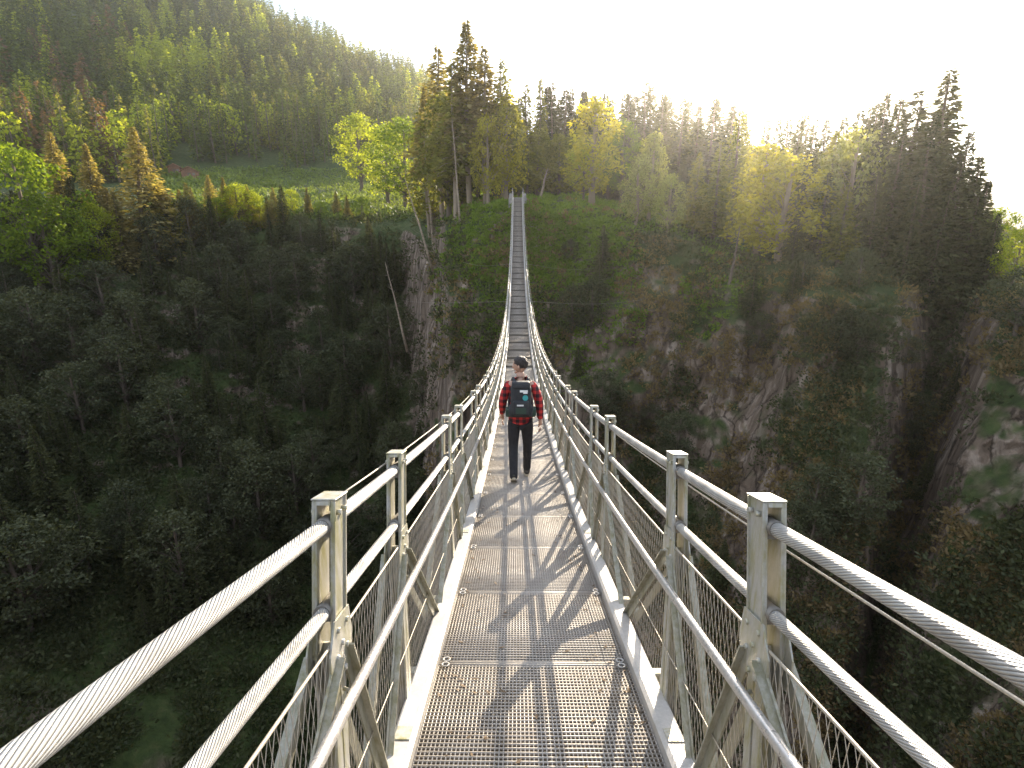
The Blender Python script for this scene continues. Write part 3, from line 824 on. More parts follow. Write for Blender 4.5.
def bpart(name, me, M=None, parent=bridge):
    o = bpy.data.objects.new(name, me); COL.objects.link(o); o.parent = parent
    if parent is bridge: o.matrix_local = BI @ (M if M is not None else Matrix())
    elif M is not None: o.matrix_local = M
    return o


def curve_pts(X, H, s0, s1, ds=.4):
    """points H above the deck (deck frame) at side offset X"""
    n = int((s1 - s0) / ds) + 1
    return [frame(s) @ Vector((X, 0, H)) for s in np.linspace(s0, s1, n)]


SA, SB = -ARC0, LEN - ARC0
U1 = 1.075
HT = 1.36      # post top above deck


# deck: grating panels
def grating(L):
    V, Q = [], []
    def bx(c, s):
        o = len(V)
        for a in (-.5, .5):
            for b in (-.5, .5):
                for d in (-.5, .5): V.append((c[0] + a * s[0], c[1] + b * s[1], c[2] + d * s[2]))
        for f in ((0, 1, 3, 2), (4, 6, 7, 5), (0, 4, 5, 1), (2, 3, 7, 6), (0, 2, 6, 4), (1, 5, 7, 3)): Q.append([o + k for k in f])
    W = 1.15
    nb = 56
    for i in range(nb + 1): bx((-W / 2 + W * i / nb, 0, -.015), (.0056, L - .02, .024))
    ncb = 35
    for i in range(1, ncb): bx((0, -L / 2 + L * i / ncb, -.008), (W, .0076, .012))
    for y in (-L / 2 + .008, L / 2 - .008): bx((0, y, -.0148), (W + .008, .012, .032))
    return np_mesh('walkway_panel', V, Q, [M_GRATE])


G_ME = grating(1.07)
M_GRATE_SHADED = mat_galv('shaded_brown_grating_steel', (0.26, 0.225, 0.185), (0.17, 0.14, 0.105), stain_amt=0.7, metal=0.1, sc=1.0)  # browner steel, with the far deck's shade put into its colour
G_SHADED = G_ME.copy(); G_SHADED.materials.clear(); G_SHADED.materials.append(M_GRATE_SHADED)
mc = MB()
mc.tube([(.022 * math.cos(a), .022 * math.sin(a), .006) for a in np.linspace(0, 6.28, 9)], .006, 5, False)
CLIP_ME = mc.mesh('clip', M_KERB)
xb = MB(); xb.box((0, 0, -.085), (1.62, .07, .09), bevel=.006); xb.box((0, 0, -.135), (1.62, .11, .008))
XB_ME = xb.mesh('cross_beam', M_GALV2)
st = MB(); st.box((0, 0, .035), (1.14, .04, .10)); ST_ME = st.mesh('step_edge', M_BOLT)
s = -4.96 + 1.075 * .0
k = 0
seam0 = 2.36
ks = range(int((SA - seam0) / U1) + 1, int((SB - seam0) / U1))
for k in ks:
    s = seam0 + k * U1
    M = frame(s + U1 / 2)
    # sit the rigid panel on the chord between its two seams
    a, b = frame(s).translation, frame(s + U1).translation
    t = (b - a).normalized(); x = M.to_3x3().col[0]; nn = x.cross(t)
    Mc = Matrix((x, t, nn)).transposed().to_4x4(); Mc.translation = (a + b) / 2
    p = bpart('walkway_panel', G_ME if s < 24 else G_SHADED, Mc)
    if s < 12:
        for cx in (-.535, .535):
            for cy in (-U1 / 2 + .03, U1 / 2 - .03): bpart('clip', CLIP_ME, Matrix.Translation((cx, cy, 0)), p)
    if s > 22 and k % 2 == 0: bpart('step_edge', ST_ME, Matrix.Translation((0, -U1 / 2 + .03, 0)), p)
    bpart('cross_beam', XB_ME, frame(s))
# fallen leaves and mud caught on the grating
gl = np.random.default_rng(11); LV, LQ = [], []; o_ = 0
for _ in range(420):
    sl = float(gl.uniform(SA + 3, 26)) if gl.random() < .5 else float(gl.uniform(-1, 9))
    xx = float(np.sign(gl.normal()) * (.55 - abs(gl.normal()) * .10)) if gl.random() < .7 else float(gl.uniform(-.5, .5))
    Mf = frame(sl); a_ = gl.random() * 6.28; L_ = gl.uniform(.012, .03)
    for (u_, v_, w_) in ((-1, 0, .004), (0, -.35, .0035), (1, 0, .010), (0, .35, .006)):
        LV.append(Mf @ Vector((xx + L_ * (u_ * math.cos(a_) - v_ * math.sin(a_)), L_ * (u_ * math.sin(a_) + v_ * math.cos(a_)), w_)))
    LQ.append((o_, o_ + 1, o_ + 2, o_ + 3)); o_ += 4
M_LITTER = mat_simple('dead_leaf', (0.16, 0.10, 0.045), (0.07, 0.045, 0.025), rough=.8, scale=3)
tag(link(bpy.data.objects.new('leaf_litter', np_mesh('leaf_litter', LV, LQ, [M_LITTER]))), 'small brown dead leaves caught on the grating deck', 'leaves', kind='stuff')
# kerbs
for sg in (-1, 1):
    m = MB()
    prof_k = [(.580, -.06), (.580, .055), (.600, .068), (.680, .068), (.692, .055), (.692, -.06)]
    prev = None
    for s in np.arange(SA, SB, .5375):
        Mx = frame(s)
        ring = [m.bm.verts.new(Mx @ Vector((sg * px, 0, pz))) for px, pz in prof_k]
        if prev:
            for i in range(6): m.bm.faces.new((prev[i], prev[(i + 1) % 6], ring[(i + 1) % 6], ring[i]))
        prev = ring
    bpart('kerb', m.mesh('kerb', M_KERB)).location = BI.translation
    # kerb splice covers
mk = MB(); mk.box((0, 0, .0715), (.078, .10, .006), bevel=.002)
SPL_ME = mk.mesh('splice_plate', M_GALV)
for k in range(-2, 26):
    s_ = seam0 + k * U1 * 3 + .3
    if s_ < SB - 1:
        for sg in (-1, 1): bpart('splice_plate', SPL_ME, frame(s_) @ Matrix.Translation((sg * .640, 0, 0)))


# posts -------------------------------------------------------------
def post_mesh(sg):
    m = MB()
    for X, lean in ((.717, 0), (.771, 0)):
        # upper plate as a shallow channel, its web towards the walkway
        m.box((sg * X, 0, HT - .26), (.010, .125, .52), bevel=.002)
        for y in (-.058, .058): m.box((sg * (X + (.007 if X > .75 else -.007)), y, HT - .26), (.010, .009, .515))
        # lower leg
        m.bar((sg * (X + .002), -.035, HT - .50), (sg * (X - .045), -.035, -.13), .009, .05, up=(0, 1, 0))
        m.bar((sg * (X + .004), .035, HT - .50), (sg * (X - .043), .035, -.13), .009, .05, up=(0, 1, 0))
    m.bar((sg * .745, .0, HT - .50), (sg * .708, 0, -.13), .05, .012, up=(0, 1, 0))
    for X, o in ((.712, -1), (.776, 1)):
        for (y, h) in ((-.03, HT - .045), (.03, HT - .045), (-.045, HT - .44), (.045, HT - .44), (-.05, HT - .53), (.05, HT - .53), (.0, HT - .50), (-.03, HT - .60), (.03, HT - .60)):
            m.tube([(sg * X, y, h), (sg * (X + o * .018), y, h)], .010, 6)
    m.tube([(sg * .70, 0, .70), (sg * .67, 0, .69), (sg * .645, 0, .715)], .007, 6)      # handrail bracket
    return m.mesh('post', M_GALV)


def gusset_mesh(sg):
    m = MB()
    for X in (.7085, .7795):
        pts_ = [(sg * X, -.075, HT - .40), (sg * X, .075, HT - .40), (sg * X, .115, HT - .50), (sg * X, .10, HT - .62), (sg * X, -.10, HT - .62), (sg * X, -.115, HT - .50)]
        m.prism(pts_, (sg * .006 * (1 if X > .75 else -1), 0, 0))
    return m.mesh('gusset_plate', M_GALV)


def cap_mesh(sg):
    m = MB(); m.box((sg * .744, 0, HT + .003), (.084, .132, .006), bevel=.002)
    m.box((sg * .744, -.0645, HT - .008), (.045, .005, .014)); m.box((sg * .744, .0645, HT - .008), (.045, .005, .014))
    return m.mesh('cap', M_GALV)


def clamp_mesh(sg, h):
    m = MB()
    m.tube([(sg * .744, -.085, h), (sg * .744, .085, h)], .0285, 12)
    m.box((sg * .744, 0, h - .031), (.040, .09, .02))
    return m.mesh('cable_clamp', M_BOLT)


PM = {sg: (post_mesh(sg), gusset_mesh(sg), cap_mesh(sg), clamp_mesh(sg, HT - .085), clamp_mesh(sg, HT - .37)) for sg in (-1, 1)}


def brace_mesh(sg, dy):
    m = MB()
    for X in (.7065, .7835):
        m.bar((sg * X, .05 * (1 if dy > 0 else -1), HT - .55), (sg * (X - .022), dy, .0), .008, .062, up=(sg, 0, 0) if False else (0, 0, 1))
        m.bar((sg * (X + (.016 if X > .75 else -.016)), .05 * (1 if dy > 0 else -1), HT - .53), (sg * (X - .022 + (.016 if X > .75 else -.016)), dy, .03), .03, .007)
    return m


S_P1 = 1.93
posts = []
k = -3
while True:
    for j in (0, 1):
        s = S_P1 + k * 3 * U1 + j * U1
        if SA + .3 < s < SB - .3: posts.append((s, j))
    k += 1
    if S_P1 + k * 3 * U1 > SB: break
order = sorted(posts, key=lambda q: abs(q[0] - 1.5))
near = set(q[0] for q in order[:50])
BR = {(sg, dy): brace_mesh(sg, dy).mesh('brace', M_GALV2) for sg in (-1, 1) for dy in (U1 / 2 - .02, -U1 / 2 + .02, U1 - .02, -U1 + .02)}
rest_post, rest_brace = [], []
for s, j in posts:
    M = frame(s)
    for sg in (-1, 1):
        fw, bk = ((U1 / 2 - .02), -(U1 - .02)) if j == 0 else ((U1 - .02), -(U1 / 2 - .02))
        if s in near:
            p = bpart('post', PM[sg][0], M)
            for nm, me in zip(('gusset_plate', 'cap', 'cable_clamp', 'cable_clamp'), PM[sg][1:]): bpart(nm, me, Matrix(), p)
        else: rest_post.append((PM[sg][0], M)); rest_post.append((PM[sg][2], M))
        for d in (fw, bk):
            if abs(s - 1.5) < 40: bpart('brace', BR[(sg, d)], M) if len([1]) and s < 38 else rest_brace.append((BR[(sg, d)], M))
            else: rest_brace.append((BR[(sg, d)], M))


def merge(name, items, mat):
    bm = bmesh.new()
    for me, M in items:
        n0 = len(bm.verts); bm.from_mesh(me); bm.verts.ensure_lookup_table()
        bmesh.ops.transform(bm, matrix=M, verts=bm.verts[n0:])
    me = bpy.data.meshes.new(name); bm.to_mesh(me); bm.free(); me.materials.append(mat)
    o = bpart(name, me); o['kind'] = 'stuff'; return o


if rest_post: merge('far_post', rest_post, M_GALV)
if rest_brace: merge('far_brace', rest_brace, M_GALV2)


# cables with uv for the spiral lay
def cable(name, X, H, rad, s0, s1, mat, seg=20, ds=.25, parent=bridge):
    P = curve_pts(X, H, s0, s1, ds)
    V, Q, UV = [], [], []
    n = len(P); L = 0
    for i, p in enumerate(P):
        t = (P[min(i + 1, n - 1)] - P[max(i - 1, 0)]).normalized(); u = Vector((1, 0, 0)); u = (u - t * u.dot(t)).normalized(); w = t.cross(u)
        for k in range(seg):
            a = 2 * math.pi * k / seg; V.append(p + (u * math.cos(a) + w * math.sin(a)) * rad)
    uvs = []
    for i in range(n - 1):
        l0 = i * ds; l1 = l0 + ds
        for k in range(seg):
            k2 = (k + 1) % seg
            Q.append((i * seg + k, i * seg + k2, (i + 1) * seg + k2, (i + 1) * seg + k))
            uvs += [k / seg, l0, (k + 1) / seg, l0, (k + 1) / seg, l1, k / seg, l1]
    me = np_mesh(name, V, Q, [mat], smooth=True)
    uv = me.uv_layers.new(name='UVMap'); uv.data.foreach_set('uv', np.array(uvs, dtype=np.float32))
    o = bpart(name, me); return o


for sg in (-1, 1):
    cable('main_cable', sg * .744, HT - .085, .0245, SA, SB, M_CABLE)
    cable('main_cable', sg * .740, HT - .37, .0215, SA, SB, M_CABLE)
    m = MB(); m.tube(curve_pts(sg * .635, .735, SA, SB, .5), .0185, 12)
    bpart('handrail', m.mesh('handrail', M_RAIL)).location = BI.translation
    m = MB(); m.tube(curve_pts(sg * .715, .885, SA, SB, .4), .0055, 6); bpart('net_top_wire', m.mesh('net_top_wire', M_WIRE)).location = BI.translation
    m = MB()
    for X, h in (((.86, 1.15), (.875, 1.175)) if sg > 0 else ((.80, 1.30),)):
        m.tube([frame(s) @ Vector((sg * (X + .004 * math.sin(s * .4)), 0, h)) for s in np.arange(SA if sg > 0 else 2.05, SB, .6)], .0045, 5)
    bpart('stay_wire', m.mesh('stay_wire', M_WIRE)).location = BI.translation
    m = MB(); m.tube(curve_pts(sg * .684, .33, SA, SB, .4), .0028, 5); bpart('net_middle_wire', m.mesh('net_middle_wire', M_WIRE)).location = BI.translation


# wire net panels (diamond net), one per bay
def net_mesh(L, sg):
    h0, h1 = .06, .885
    x0, x1 = .742, .715
    x0 = .698
    V, Q = [], []
    pitch, rise = .043, .072
    r_ = .0014
    hh = h1 - h0; run = hh / rise * pitch / 2 * 1.0
    def wire(a, b):
        d = (b - a).normalized(); u = d.cross(Vector((1, 0, 0))).normalized(); w = Vector((1, 0, 0))
        o = len(V)
        for p in (a, b):
            for an in (0, 2.094, 4.189): V.append(p + (u * math.cos(an) + w * math.sin(an)) * r_)
        for k_ in range(3): Q.append((o + k_, o + (k_ + 1) % 3, o + 3 + (k_ + 1) % 3, o + 3 + k_))
    def P(y, h): return Vector((sg * (x0 + (x1 - x0) * (h - h0) / hh), y, h))
    n = int((L + run) / pitch) + 1
    for d in (1, -1):
        for i in range(n):
            y0 = -L / 2 - run + i * pitch if d > 0 else -L / 2 + i * pitch
            ya, yb = y0, y0 + run * d
            ta, tb = 0.0, 1.0
            lo, hi = -L / 2, L / 2
            # clip to the bay
            def tt(y): return (y - ya) / (yb - ya)
            tlo, thi = sorted((tt(lo), tt(hi)))
            ta, tb = max(0, tlo), min(1, thi)
            if tb - ta < .02: continue
            kx = .0018 * d
            A = P(ya + (yb - ya) * ta, h0 + hh * ta); B = P(ya + (yb - ya) * tb, h0 + hh * tb)
            A.x += kx; B.x += kx
            wire(A, B)
    return np_mesh('net_panel', V, Q, [M_WIRE])


NET = {(L, sg): net_mesh(L, sg) for L in (U1, 2 * U1) for sg in (-1, 1)}
pp = sorted(posts)
bays = list(zip(pp, pp[1:]))
rest_net = []
cntn = 0
for (sa_, ja), (sb_, jb) in bays:
    L = U1 if ja == 0 else 2 * U1
    for sg in (-1, 1):
        M = frame((sa_ + sb_) / 2)
        if cntn < 98 and sb_ > -4: bpart('net_panel', NET[(L, sg)], M); cntn += 1
        else: rest_net.append((NET[(L, sg)], M))
if rest_net: merge('far_net', rest_net, M_WIRE)

# guy ropes from the deck to the gorge walls
for s, X, tgt in [(44, 1, (640, 300)), (44, -1, (400, 300)), (58, 1, (600, 268)), (58, -1, (462, 262))]:
    p0 = frame(s) @ Vector((X * .8, 0, -.05)); h, _ = hit(*tgt)
    if h is None: continue
    m = MB(); n_ = 14
    m.tube([p0.lerp(h, i / n_) - Vector((0, 0, .35 * math.sin(math.pi * i / n_))) for i in range(n_ + 1)], .009, 6)
    bpart('guy_rope', m.mesh('guy_rope', M_WIRE)).location = BI.translation

# abutments
M_CONC = mat_simple('concrete', (0.36, 0.34, 0.31), (0.24, 0.23, 0.2), rough=.9, scale=2, bump=.4)
for s, lab in ((SB, 'grey concrete landing block under the far end of the bridge'), (SA, 'grey concrete landing block under the near end of the bridge')):
    M = frame(s); p = M.translation
    d = 1 if s > 0 else -1
    m = MB()
    m.box((0, d * 1.3, -1.3), (2.6, 2.6, 2.4), bevel=.05)
    for sg in (-1, 1): m.box((sg * 1.02, d * 1.2, .18), (.4, 2.2, .55), bevel=.04)
    o = m.build('concrete_abutment', M_CONC)
    o.location = p; o.rotation_euler = (0, 0, 0)
    tag(o, lab, 'abutment')

# wooden hut on the meadow
def hut(sx, sy, r, w, label):
    px, py, pz = at_range(sx, sy, r)
    e = empty('hut', (px, py, pz)); tag(e, label, 'hut'); e.rotation_euler = (0, 0, .35)
    M_WOOD = mat_simple('hut_wood', (0.26, 0.13, 0.07), (0.14, 0.07, 0.04), rough=.8, scale=3)
    M_ROOF = mat_simple('hut_roof', (0.40, 0.19, 0.10), (0.26, 0.13, 0.08), rough=.8, scale=2)
    m = MB(); m.prism([(-w / 2, -2.5, -1), (w / 2, -2.5, -1), (w / 2, -2.5, 2.6), (0, -2.5, 2.6 + w * .28), (-w / 2, -2.5, 2.6)], (0, 5, 0)); m.build('wall', M_WOOD, e)
    m = MB()
    for sg in (-1, 1): m.bar((0, 0, 2.72 + w * .28), (sg * (w / 2 + .6), 0, 2.72 - .34), 5.9, .12)
    m.build('roof', M_ROOF, e)
    m = MB(); m.box((0, -2.53, .9), (1.1, .06, 2.0)); m.build('door', M_BARK, e)
    m = MB(); m.box((w * .3, -2.53, 1.5), (.8, .06, .7)); m.build('window', M_BOLT, e)


hut(192, 186, 250, 5, 'small wooden hut with orange roof at the left end of the meadow')
hut(178, 187, 262, 4, 'smaller brown hut just left of the orange roofed one')

# ------------------------------------------------------------------ the walker
def skin_mesh(name, verts, edges, mats, root=0, levels=2):
    me = bpy.data.meshes.new(name); me.from_pydata([v[0] for v in verts], edges, [])
    o = bpy.data.objects.new(name, me); COL.objects.link(o)
    sk = o.modifiers.new('skin', 'SKIN'); sk.use_smooth_shade = True; sk.branch_smoothing = .6
    for i, v in enumerate(verts):
        sv = me.skin_vertices[0].data[i]; r = v[1]; sv.radius = r if isinstance(r, tuple) else (r, r); sv.use_root = (i == root)
    sb = o.modifiers.new('sub', 'SUBSURF'); sb.levels = levels; sb.render_levels = levels
    dg = bpy.context.evaluated_depsgraph_get(); ev = o.evaluated_get(dg)
    out = bpy.data.meshes.new_from_object(ev); out.name = name
    bpy.data.objects.remove(o); out.materials.clear()
    for m_ in mats: out.materials.append(m_)
    for p_ in out.polygons: p_.use_smooth = True
    return out


def ellip(bm, c, r, rot=None, sub=3):
    q = bmesh.ops.create_icosphere(bm, subdivisions=sub, radius=1.0)
    M = Matrix.Translation(c) @ (rot or Matrix()) @ Matrix.Diagonal((*r, 1))
    bmesh.ops.transform(bm, matrix=M, verts=q['verts'])
    for v in q['verts']:
        for f in v.link_faces: f.smooth = True
    return q['verts']


PZ_ = 8.5; PS = 1.09
base = frame(float(np.interp(PZ_, zs, arc)) - ARC0)
pl = base @ Vector((-.05, 0, 0.004))
walker = empty('person', pl); walker.scale = (PS,) * 3
tag(walker, 'person walking away in a red and black check shirt and dark trousers, head turned left', 'person')
SL = math.tan(PITCH - math.atan(.0089 * PZ_ - .0018))
gz = lambda y: -SL * y
M_SKIN = mat_simple('skin', (0.50, 0.30, 0.21), (0.44, 0.25, 0.17), rough=.5)
M_HAIR = mat_simple('hair', (0.035, 0.024, 0.018), (0.018, 0.012, 0.01), rough=.55, scale=60, bump=.8, bscale=160)
M_TROU = mat_simple('dark_cloth', (0.022, 0.021, 0.024), (0.012, 0.012, 0.014), rough=.85, scale=14, bump=.6, bscale=18)
M_PACK = mat_simple('pack_cloth', (0.028, 0.030, 0.033), (0.014, 0.015, 0.018), rough=.7, scale=10, bump=.5, bscale=30)
M_SOLE = mat_simple('shoe_sole', (0.45, 0.40, 0.30), (0.3, 0.26, 0.2), rough=.8)
M_SHOE = mat_simple('shoe_leather', (0.05, 0.045, 0.035), rough=.7)
M_WHITE = mat_simple('white_print', (0.75, 0.75, 0.73), rough=.6)
M_TEAL = mat_simple('teal_disc', (0.05, 0.36, 0.37), rough=.6)
M_PANEL = mat_simple('green_print', (0.022, 0.050, 0.034), rough=.6)
M_EYE = mat_simple('eye', (0.6, 0.58, 0.55), rough=.3)
# woven check
m, nt, out = new_mat('check_cloth')
b = N(nt, 'ShaderNodeBsdfPrincipled', inp={'Roughness': .85})
tc = N(nt, 'ShaderNodeTexCoord'); sx = N(nt, 'ShaderNodeSeparateXYZ'); nt.links.new(tc.outputs['Object'], sx.inputs[0])
res = []
for ax, ph in ((0, .21), (2, .37)):
    mu = N(nt, 'ShaderNodeMath', operation='MULTIPLY_ADD', inp={1: 11.5, 2: ph + 20}); nt.links.new(sx.outputs[ax], mu.inputs[0])
    fr = N(nt, 'ShaderNodeMath', operation='FRACT'); nt.links.new(mu.outputs[0], fr.inputs[0])
    gt = N(nt, 'ShaderNodeMath', operation='GREATER_THAN', inp={1: .48}); nt.links.new(fr.outputs[0], gt.inputs[0]); res.append(gt)
ad = N(nt, 'ShaderNodeMath', operation='ADD'); nt.links.new(res[0].outputs[0], ad.inputs[0]); nt.links.new(res[1].outputs[0], ad.inputs[1])
hf = N(nt, 'ShaderNodeMath', operation='MULTIPLY', inp={1: .5}); nt.links.new(ad.outputs[0], hf.inputs[0])
nt.links.new(ramp(nt, hf.outputs[0], [(0.0, (.55, .035, .03)), (.5, (.20, .012, .014)), (1.0, (.02, .008, .010))]), b.inputs['Base Color'])
nz = N(nt, 'ShaderNodeTexNoise', inp={'Scale': 14.0, 'Detail': 4.0}); nt.links.new(tc.outputs['Object'], nz.inputs['Vector'])
bp = N(nt, 'ShaderNodeBump', inp={'Strength': .7, 'Distance': .02}); nt.links.new(nz.outputs['Fac'], bp.inputs['Height']); nt.links.new(bp.outputs[0], b.inputs['Normal'])
nt.links.new(b.outputs[0], out.inputs[0]); M_CHECK = m

sk = [((0, 0, .93), (.125, .095)), ((0, .005, 1.08), (.115, .085)), ((0, .01, 1.27), (.145, .10)), ((0, .015, 1.43), (.075, .065)), ((-.003, .03, 1.49), (.058, .060)), ((-.006, .04, 1.55), (.060, .064)),
      ((-.165, .0, 1.40), .055), ((-.238, -.01, 1.14), .040), ((-.250, .10, .92), (.026, .022)), ((-.250, .13, .85), (.018, .036)),
      ((.165, .0, 1.40), .055), ((.245, -.07, 1.14), .040), ((.262, -.06, .89), (.026, .022)), ((.264, -.05, .82), (.018, .036)),
      ((-.09, 0, .87), .085), ((-.095, -.01, .50), .055), ((-.09, -.24, .15), .036), ((.09, 0, .87), .085), ((.10, .14, .47), .055), ((.095, .25, .06), .036)]
ed = [(0, 1), (1, 2), (2, 3), (3, 4), (4, 5), (2, 6), (6, 7), (7, 8), (8, 9), (2, 10), (10, 11), (11, 12), (12, 13), (0, 14), (14, 15), (15, 16), (0, 17), (17, 18), (18, 19)]
body_me = skin_mesh('body', sk, ed, [M_SKIN])
bm = bmesh.new(); bm.from_mesh(body_me)
# fingers: each a bent tapering chain leaving the palm, the thumb from its side
for sx_, px_, py_, pz_ in ((-1, -.250, .13, .85), (1, .264, -.05, .82)):
    for k_, (dy, ln) in enumerate(((.027, .068), (.009, .078), (-.009, .072), (-.026, .055))):
        p0 = Vector((px_, py_ + dy * .8, pz_ - .02)); p1 = p0 + Vector((0, dy * .2, -ln * .5)); p2 = p1 + Vector((-sx_ * .008, .004, -ln * .32)); p3 = p2 + Vector((-sx_ * .014, .006, -ln * .22))
        f = skin_mesh('finger', [(p0, .0095), (p1, .0088), (p2, .0078), (p3, .006)], [(0, 1), (1, 2), (2, 3)], [M_SKIN], levels=1); bm.from_mesh(f)
    p0 = Vector((px_, py_ + .024, pz_ + .012)); p1 = p0 + Vector((-sx_ * .012, .022, -.026)); p2 = p1 + Vector((-sx_ * .01, .006, -.028))
    f = skin_mesh('finger', [(p0, .0115), (p1, .010), (p2, .0078)], [(0, 1), (1, 2)], [M_SKIN], levels=1); bm.from_mesh(f)
# head, turned left
HC = Vector((-.008, .045, 1.628)); HR = Matrix.Rotation(R(68), 4, 'Z') @ Matrix.Rotation(R(-8), 4, 'X')
HM = Matrix.Translation(HC) @ HR
def hp(x, y, z): return HM @ Vector((x, y, z))
vs_ = ellip(bm, (0, 0, 0), (.074, .095, .108)); 
for v in vs_:
    if v.co.z < -.03 and v.co.y > -.01: v.co.x *= .86; v.co.y *= .97
    if v.co.y < -.02 and v.co.z < -.05: v.co.y *= .75
bmesh.ops.transform(bm, matrix=HM, verts=vs_)
for c, r_ in (((0, .098, -.018), (.012, .020, .022)), ((0, .094, .004), (.009, .011, .026)), ((0, .088, -.052), (.024, .010, .006)), ((0, .087, -.062), (.021, .010, .006)), ((0, .075, -.092), (.024, .018, .016)),
              ((-.078, -.004, -.008), (.008, .019, .030)), ((.078, -.004, -.008), (.008, .019, .030)), ((-.03, .082, .022), (.022, .008, .006)), ((.03, .082, .022), (.022, .008, .006))):
    q_ = ellip(bm, c, r_, sub=2); bmesh.ops.transform(bm, matrix=HM, verts=q_)
me = bpy.data.meshes.new('body'); bm.to_mesh(me); bm.free(); me.materials.append(M_SKIN)
link(bpy.data.objects.new('body', me), walker)
for s_ in (-1, 1):
    bm = bmesh.new(); q_ = ellip(bm, (s_ * .030, .080, .004), (.012, .011, .008), sub=2); bmesh.ops.transform(bm, matrix=HM, verts=q_)
    me = bpy.data.meshes.new('eye'); bm.to_mesh(me); bm.free(); me.materials.append(M_EYE); link(bpy.data.objects.new('eye', me), walker)
bm = bmesh.new(); q_ = ellip(bm, (0, -.012, .022), (.084, .103, .104), sub=5)
for v in q_:
    v.co += v.co.normalized() * (noise.noise(v.co * 34) * .009 + noise.noise(v.co * 90) * .004)
    if v.co.y > .055 and v.co.z < .07: v.co.y = .055 - (v.co.y - .055) * .3
    if v.co.z < -.03 : v.co.x *= .84; v.co.z = -.03 + (v.co.z + .03) * .6
    if v.co.y > .01 and v.co.z < .03: v.co.x *= .80
bmesh.ops.transform(bm, matrix=HM, verts=q_)
me = bpy.data.meshes.new('hair'); bm.to_mesh(me); bm.free(); me.materials.append(M_HAIR); link(bpy.data.objects.new('hair', me), walker)
shirt = skin_mesh('shirt', [((0, 0, .79), (.185, .14)), ((0, .0, .92), (.180, .135)), ((0, .005, 1.08), (.165, .125)), ((0, .01, 1.28), (.19, .125)), ((0, .018, 1.42), (.115, .09)), ((0, .025, 1.49), (.078, .072)),
      ((-.175, .0, 1.395), .078), ((-.240, -.01, 1.14), .062), ((-.252, .09, .935), (.044, .044)), ((.175, .0, 1.395), .078), ((.247, -.07, 1.14), .062), ((.264, -.062, .905), (.044, .044))],
      [(0, 1), (1, 2), (2, 3), (3, 4), (4, 5), (3, 6), (6, 7), (7, 8), (3, 9), (9, 10), (10, 11)], [M_CHECK])
link(bpy.data.objects.new('shirt', shirt), walker)
trou = skin_mesh('trousers', [((0, 0, .94), (.135, .11)), ((-.088, 0, .84), (.098, .10)), ((-.098, -.01, .50), .070), ((-.092, -.225, .17), (.058, .060)), ((-.092, -.25, .115), (.056, .058)),
      ((.088, 0, .84), (.098, .10)), ((.102, .14, .47), .070), ((.097, .24, .08), (.058, .060)), ((.097, .25, .03), (.056, .058))],
      [(0, 1), (1, 2), (2, 3), (3, 4), (0, 5), (5, 6), (6, 7), (7, 8)], [M_TROU])
link(bpy.data.objects.new('trousers', trou), walker)
for x_, y_, ang in ((-.09, -.20, -22), (.097, .30, 0)):
    g0 = gz(y_)
    RM = Matrix.Translation((x_, y_, g0 + (.03 if ang else 0))) @ Matrix.Rotation(-math.atan(SL) + R(ang), 4, 'X')
    bm = bmesh.new(); q_ = ellip(bm, (0, .0, .055), (.048, .135, .045), sub=3) + ellip(bm, (0, -.07, .085), (.042, .055, .055), sub=3)
    for v in bm.verts:
        if v.co.z < .022: v.co.z = .022
    bmesh.ops.transform(bm, matrix=RM, verts=bm.verts)
    me = bpy.data.meshes.new('shoe'); bm.to_mesh(me); bm.free(); me.materials.append(M_SHOE); so = link(bpy.data.objects.new('shoe', me), walker)
    mm = MB()
    ol = [(.046 * math.cos(a) * (1 if math.sin(a) > 0 else .85), .138 * math.sin(a), 0) for a in np.linspace(0, 2 * math.pi, 20)[:-1]]
    mm.prism(ol, (0, 0, .028), RM); mm.build('sole', M_SOLE, so)
# pack
pack = empty('backpack', pl + Vector((0, -.10, 1.02)) * PS); pack.scale = (PS,) * 3
tag(pack, 'black backpack with a white print and a round teal disc, worn over the check shirt', 'backpack')
def pb(name, c, size, mat, bevel=.05, tilt=0, M_=None):
    bm = bmesh.new(); r_ = bmesh.ops.create_cube(bm, size=1); bmesh.ops.transform(bm, matrix=Matrix.Diagonal((*size, 1)), verts=bm.verts)
    bmesh.ops.bevel(bm, geom=list(bm.edges), offset=bevel, segments=4, profile=.6, affect='EDGES')
    bmesh.ops.transform(bm, matrix=Matrix.Translation(c) @ Matrix.Rotation(R(tilt), 4, 'X'), verts=bm.verts)
    for f in bm.faces: f.smooth = True
    me = bpy.data.meshes.new(name); bm.to_mesh(me); bm.free(); me.materials.append(mat); return link(bpy.data.objects.new(name, me), pack)
pb('bag', (0, -.105, .21), (.265, .19, .42), M_PACK, .075, -3)
pb('base', (0, -.09, .06), (.315, .17, .17), M_PACK, .06, -3)
pb('front_pocket', (0, -.195, .13), (.21, .09, .20), M_PACK, .04, -3)
pb('lid', (0, -.11, .41), (.235, .18, .10), M_PACK, .035, -8)
for s_ in (-1, 1):
    pb('hip_fin', (s_ * .155, -.06, .03), (.09, .12, .12), M_PANEL, .03)
    mm = MB(); mm.tube([(s_ * .085, -.03, .42), (s_ * .095, .06, .455), (s_ * .10, .19, .42), (s_ * .13, .235, .30), (s_ * .15, .19, .12), (s_ * .15, .02, .04)], .020, 8); mm.build('shoulder_strap', M_PACK, pack)
pb('print', (.035, -.212, .355), (.10, .008, .028), M_WHITE, .003, -3)
pb('print', (.055, -.214, .332), (.055, .008, .018), M_WHITE, .003, -3)
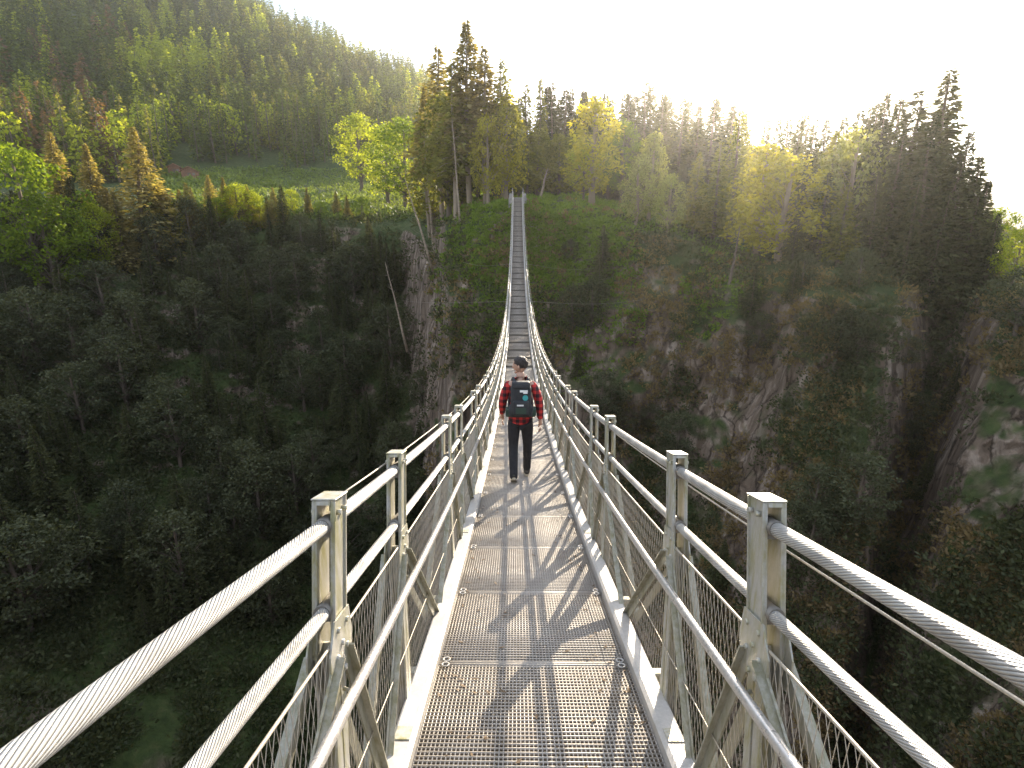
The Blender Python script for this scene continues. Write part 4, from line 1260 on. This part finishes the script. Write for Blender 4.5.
mm = MB(); mm.tube([(.055, -.198, .265), (.055, -.2115, .265)], .036, 20); mm.build('patch', M_TEAL, pack)  # flat teal disc on the back of the bag
pb('label_strip', (-.01, -.243, .175), (.085, .006, .02), M_WHITE, .002, -3)
pb('pocket_panel', (-.0, -.241, .10), (.13, .006, .08), M_PANEL, .003, -3)


# ------------------------------------------------------------------ light, sky, air, camera
SUN_PX = (768, 22)
sd = pray(*SUN_PX)
sun_el = math.asin(sd.z); sun_az = math.atan2(sd.x, sd.y)
ld = bpy.data.lights.new('sun', 'SUN'); ld.energy = 5.0; ld.angle = R(0.53); ld.color = (1.0, 0.86, 0.67)
lo = link(bpy.data.objects.new('sun', ld)); lo.rotation_euler = (-sd).to_track_quat('-Z', 'Y').to_euler()
w = bpy.data.worlds.new('World'); scene.world = w; w.use_nodes = True
nt = w.node_tree; nt.nodes.clear()
out = nt.nodes.new('ShaderNodeOutputWorld'); bg = nt.nodes.new('ShaderNodeBackground')
sky = nt.nodes.new('ShaderNodeTexSky'); sky.sky_type = 'NISHITA'; sky.sun_disc = False
sky.sun_elevation = sun_el; sky.sun_rotation = sun_az; sky.air_density = 1.0; sky.dust_density = 0.6; sky.ozone_density = 1.0; sky.altitude = 1200
# thin white clouds
tc = nt.nodes.new('ShaderNodeTexCoord')
mp = N(nt, 'ShaderNodeMapping', inp={'Scale': (1.3, 1.3, 4.2), 'Location': (0.35, 0.1, 0.2)})
nz = N(nt, 'ShaderNodeTexNoise', inp={'Scale': 1.5, 'Detail': 8.0, 'Roughness': 0.52, 'Distortion': 0.3})
nt.links.new(tc.outputs['Generated'], mp.inputs[0]); nt.links.new(mp.outputs[0], nz.inputs['Vector'])
cf = ramp(nt, nz.outputs['Fac'], [(0.43, (0, 0, 0)), (0.60, (0.85, 0.85, 0.85))])
mx = N(nt, 'ShaderNodeMix', data_type='RGBA'); mx.inputs['B'].default_value = (8.6, 9.3, 10.8, 1)
nt.links.new(cf, mx.inputs['Factor']); nt.links.new(sky.outputs[0], mx.inputs['A']); nt.links.new(mx.outputs['Result'], bg.inputs[0])
bg.inputs[1].default_value = 0.088
nt.links.new(bg.outputs[0], out.inputs[0])

# haze
m, nt, out = new_mat('haze')
pv = N(nt, 'ShaderNodeVolumePrincipled', inp={'Color': (0.97, 0.94, 0.90, 1), 'Density': 0.00019, 'Anisotropy': 0.8})
nt.links.new(pv.outputs[0], out.inputs['Volume'])
hz = MB(); hz.box((0, 0, 115), (3900, 3900, 520)); ho = hz.build('haze', m)
tag(ho, 'warm morning haze filling the gorge', 'haze', kind='stuff')

cd = bpy.data.cameras.new('camera'); cd.sensor_width = 36; cd.lens = 36 * F / 1024; cd.clip_start = .05; cd.clip_end = 20000
co = link(bpy.data.objects.new('camera', cd)); co.location = (0, 0, 0); co.rotation_euler = (R(90) - PITCH, 0, 0)
scene.camera = co
scene.view_settings.view_transform = 'Standard'; scene.view_settings.look = 'None'
scene.view_settings.gamma = 1.0; scene.view_settings.use_curve_mapping = False
scene.view_settings.exposure = 1.72
scene.cycles.use_denoising = True
scene.cycles.max_bounces = 6; scene.cycles.volume_bounces = 0; scene.cycles.transparent_max_bounces = 8
